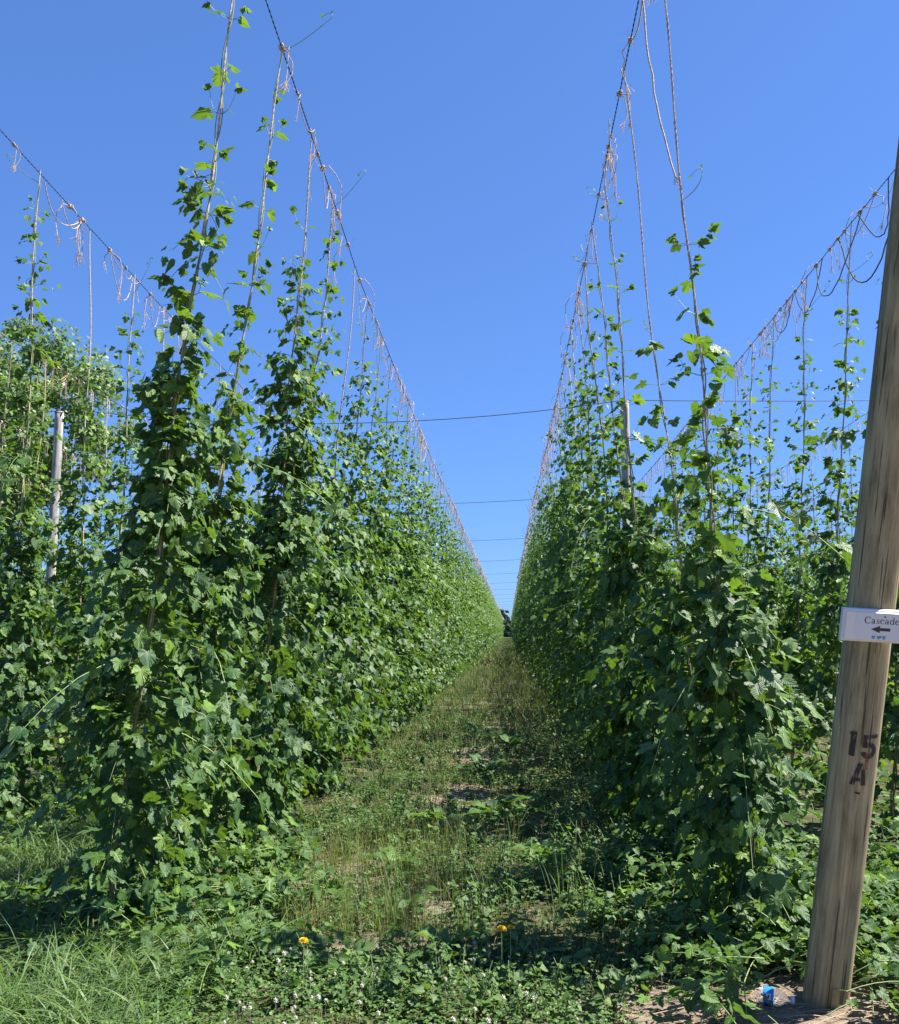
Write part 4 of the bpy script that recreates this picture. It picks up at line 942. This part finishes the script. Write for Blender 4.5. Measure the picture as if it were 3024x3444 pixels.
# ------------------------------------------------------------------ crushed bottle
def bottle():
    e = empty("plastic_bottle", (1.115, 4.19, float(gz(1.115, 4.19)) + .034), "small crushed clear plastic bottle with a blue label beside the wooden end post", "bottle")
    e.rotation_euler = (0, R(4), R(-16)); e.scale = (1.22, 1.22, 1.22); e.location.z += .006
    prof = [(0, .001), (.003, .020), (.010, .029), (.024, .031), (.030, .0285), (.036, .031), (.060, .031), (.066, .028), (.072, .0305), (.085, .030), (.098, .024), (.108, .015), (.114, .0115), (.122, .0115)]
    t = np.array(prof); n = 40; xs_ = np.interp(np.linspace(0, 1, 60), np.linspace(0, 1, len(t)), t[:, 0]); rs = np.interp(np.linspace(0, 1, 60), np.linspace(0, 1, len(t)), t[:, 1])
    th = np.arange(n) / n * 2 * math.pi
    def surf(xs_, rs, k=1.0):
        cr = 1 - .16 * np.clip(np.sin(xs_[:, None] * 60 + 1), 0, 1) * np.clip(np.sin(th * 2 + xs_[:, None] * 45), 0, 1) - .07 * np.abs(np.sin(th * 5 + xs_[:, None] * 90))
        r = rs[:, None] * cr * k
        return np.stack([np.broadcast_to(xs_[:, None], r.shape) - .06, r * np.cos(th), r * np.sin(th) * .93], -1).reshape(-1, 3)
    def grid(m): i = np.arange(m - 1)[:, None] * n; j = np.arange(n)[None]; k = (j + 1) % n; return np.stack([i + j, i + k, i + n + k, i + n + j], -1).reshape(-1, 4)
    m, nn, l, P, out = mat("clear_plastic"); P.inputs['Base Color'].default_value = (.9, .95, 1, 1); P.inputs['Transmission Weight'].default_value = .85; P.inputs['Roughness'].default_value = .12; P.inputs['IOR'].default_value = 1.18
    a = Acc(); a.add(surf(xs_, rs), grid(60)); a.obj("body", m, e)
    xl = np.linspace(.031, .064, 20); a = Acc(); a.add(surf(xl, np.full(20, .0325), 1.0), grid(20)); lb = a.obj("label", plain("blue_bottle_label", (.02, .20, .62), .3, nscale=30, var=.25), e)
    # small white box with dark bar printed on the label, camera side
    a = Acc(); b = Acc()
    for acc, x0, x1, t0, t1, kk in ((a, .040, .056, -2.15, -1.5, 1.035), (b, .046, .051, -2.0, -1.65, 1.06)):
        xs2 = np.linspace(x0, x1, 5); tt = np.linspace(t0, t1, 5) + math.pi / 2 + math.pi
        V = [(q - .06, .0325 * kk * math.cos(w) * 1.0, .0325 * kk * math.sin(w) * .93) for q in xs2 for w in tt]; k = np.array([i * 5 + j for i in range(4) for j in range(4)]); acc.add(V, np.stack([k, k + 1, k + 6, k + 5], -1))
    a.obj("label_box", M['white'], lb); b.obj("label_bar", M['ink'], lb)
    a = Acc(); tube(a, [(.0615, 0, 0), (.074, 0, 0)], .0135, 16, caps=True); a.obj("cap", M['white'], e)
bottle()

# ------------------------------------------------------------------ trees
def tree(name, loc, h, crown_c, crown_r, nclump, nleaf, leaf, lab, m, cat="tree", trunk_r=.3, group=None, seed=1):
    rg = np.random.default_rng(seed)
    e = empty(name, loc, lab, cat, group)
    tr = Acc(); fork = np.array([0, 0, crown_c[2] - crown_r[2] * .8])
    tube(tr, [(0, 0, -.3), (0, 0, fork[2] * .5), fork], [trunk_r * 1.3, trunk_r, trunk_r * .8], 10)
    Vs, Ns = [], []
    cl = []
    for i in range(nclump):
        d = norm(rg.normal(0, 1, 3)); rr = rg.uniform(.35, 1.0) ** .6
        c = np.array(crown_c) + d * rr * np.array(crown_r) * rg.uniform(.85, 1.12); cl.append(c)
        if i % 3 == 0: tube(tr, bez(fork, (fork + c) / 2 + [0, 0, -.3], c, 6), np.linspace(trunk_r * .35, .02, 6), 5)
    cl = np.array(cl); cr = rg.uniform(.45, 1.15, nclump) * (crown_r[0] / 4.0)
    k = rg.integers(0, nclump, nleaf); d = norm(rg.normal(0, 1, (nleaf, 3))); p = cl[k] + d * (cr[k] * rg.uniform(.45, 1.05, nleaf))[:, None] * [1, 1, .85]
    N_ = norm(d + rg.normal(0, .6, (nleaf, 3)) + [0, 0, .4]); t = norm(np.cross(N_, rg.normal(0, 1, (nleaf, 3)))); b = np.cross(N_, t); s = (leaf * rg.uniform(.6, 1.3, nleaf))[:, None]
    V = np.stack([p - t * s * .5, p + b * s * .45 + N_ * s * .08, p + t * s * .65, p - b * s * .45 + N_ * s * .08], 1).reshape(-1, 3)
    lf = np.zeros((nleaf, 4, 3)); lf[..., 2] = (rg.random(nleaf) * .6 + .4 * rg.random(nclump)[k])[:, None]
    a = Acc(); a.add(V, np.arange(nleaf * 4).reshape(-1, 4), lf.reshape(-1, 3), np.repeat(rg.beta(2, 3, nleaf), 4))
    tr.obj("trunk", M['bark'], e); a.obj("crown", m, e)
tree("poplar_tree", (-20.4, 33, 0), 15, (0, 0, 9.6), (5.2, 4.5, 5.3), 120, 52000, .15, "big broadleaf tree rising behind the rows at the left edge", M['tree'], trunk_r=.35, seed=3)
tree("broadleaf_tree", (-19.5, 52, 0), 8, (0, 0, 5.0), (4.0, 4.0, 3.4), 70, 16000, .2, "lower pale tree behind the left rows, right of the big tree", M['tree'], trunk_r=.25, seed=5)
tree("aisle_end_tree", (-1.8, 300, 0), 10, (0, 0, 5.6), (2.6, 3, 4.6), 50, 7000, .5, "lighter tree closing the far end of the aisle, left", M['fartree'], trunk_r=.3, group="trees at the end of the aisle", seed=7)
tree("aisle_end_tree", (1.6, 306, 0), 8, (0, 0, 4.0), (3.0, 3, 4.0), 50, 7000, .5, "dark tree closing the far end of the aisle, right", M['fartree'], trunk_r=.3, group="trees at the end of the aisle", seed=8)
tree("aisle_end_bush", (0, 297, 0), 4, (0, 0, 2.0), (4.5, 2, 2.2), 50, 6000, .5, "dark bush at ground level at the far end of the aisle", M['fartree'], cat="bush", trunk_r=.2, seed=9)
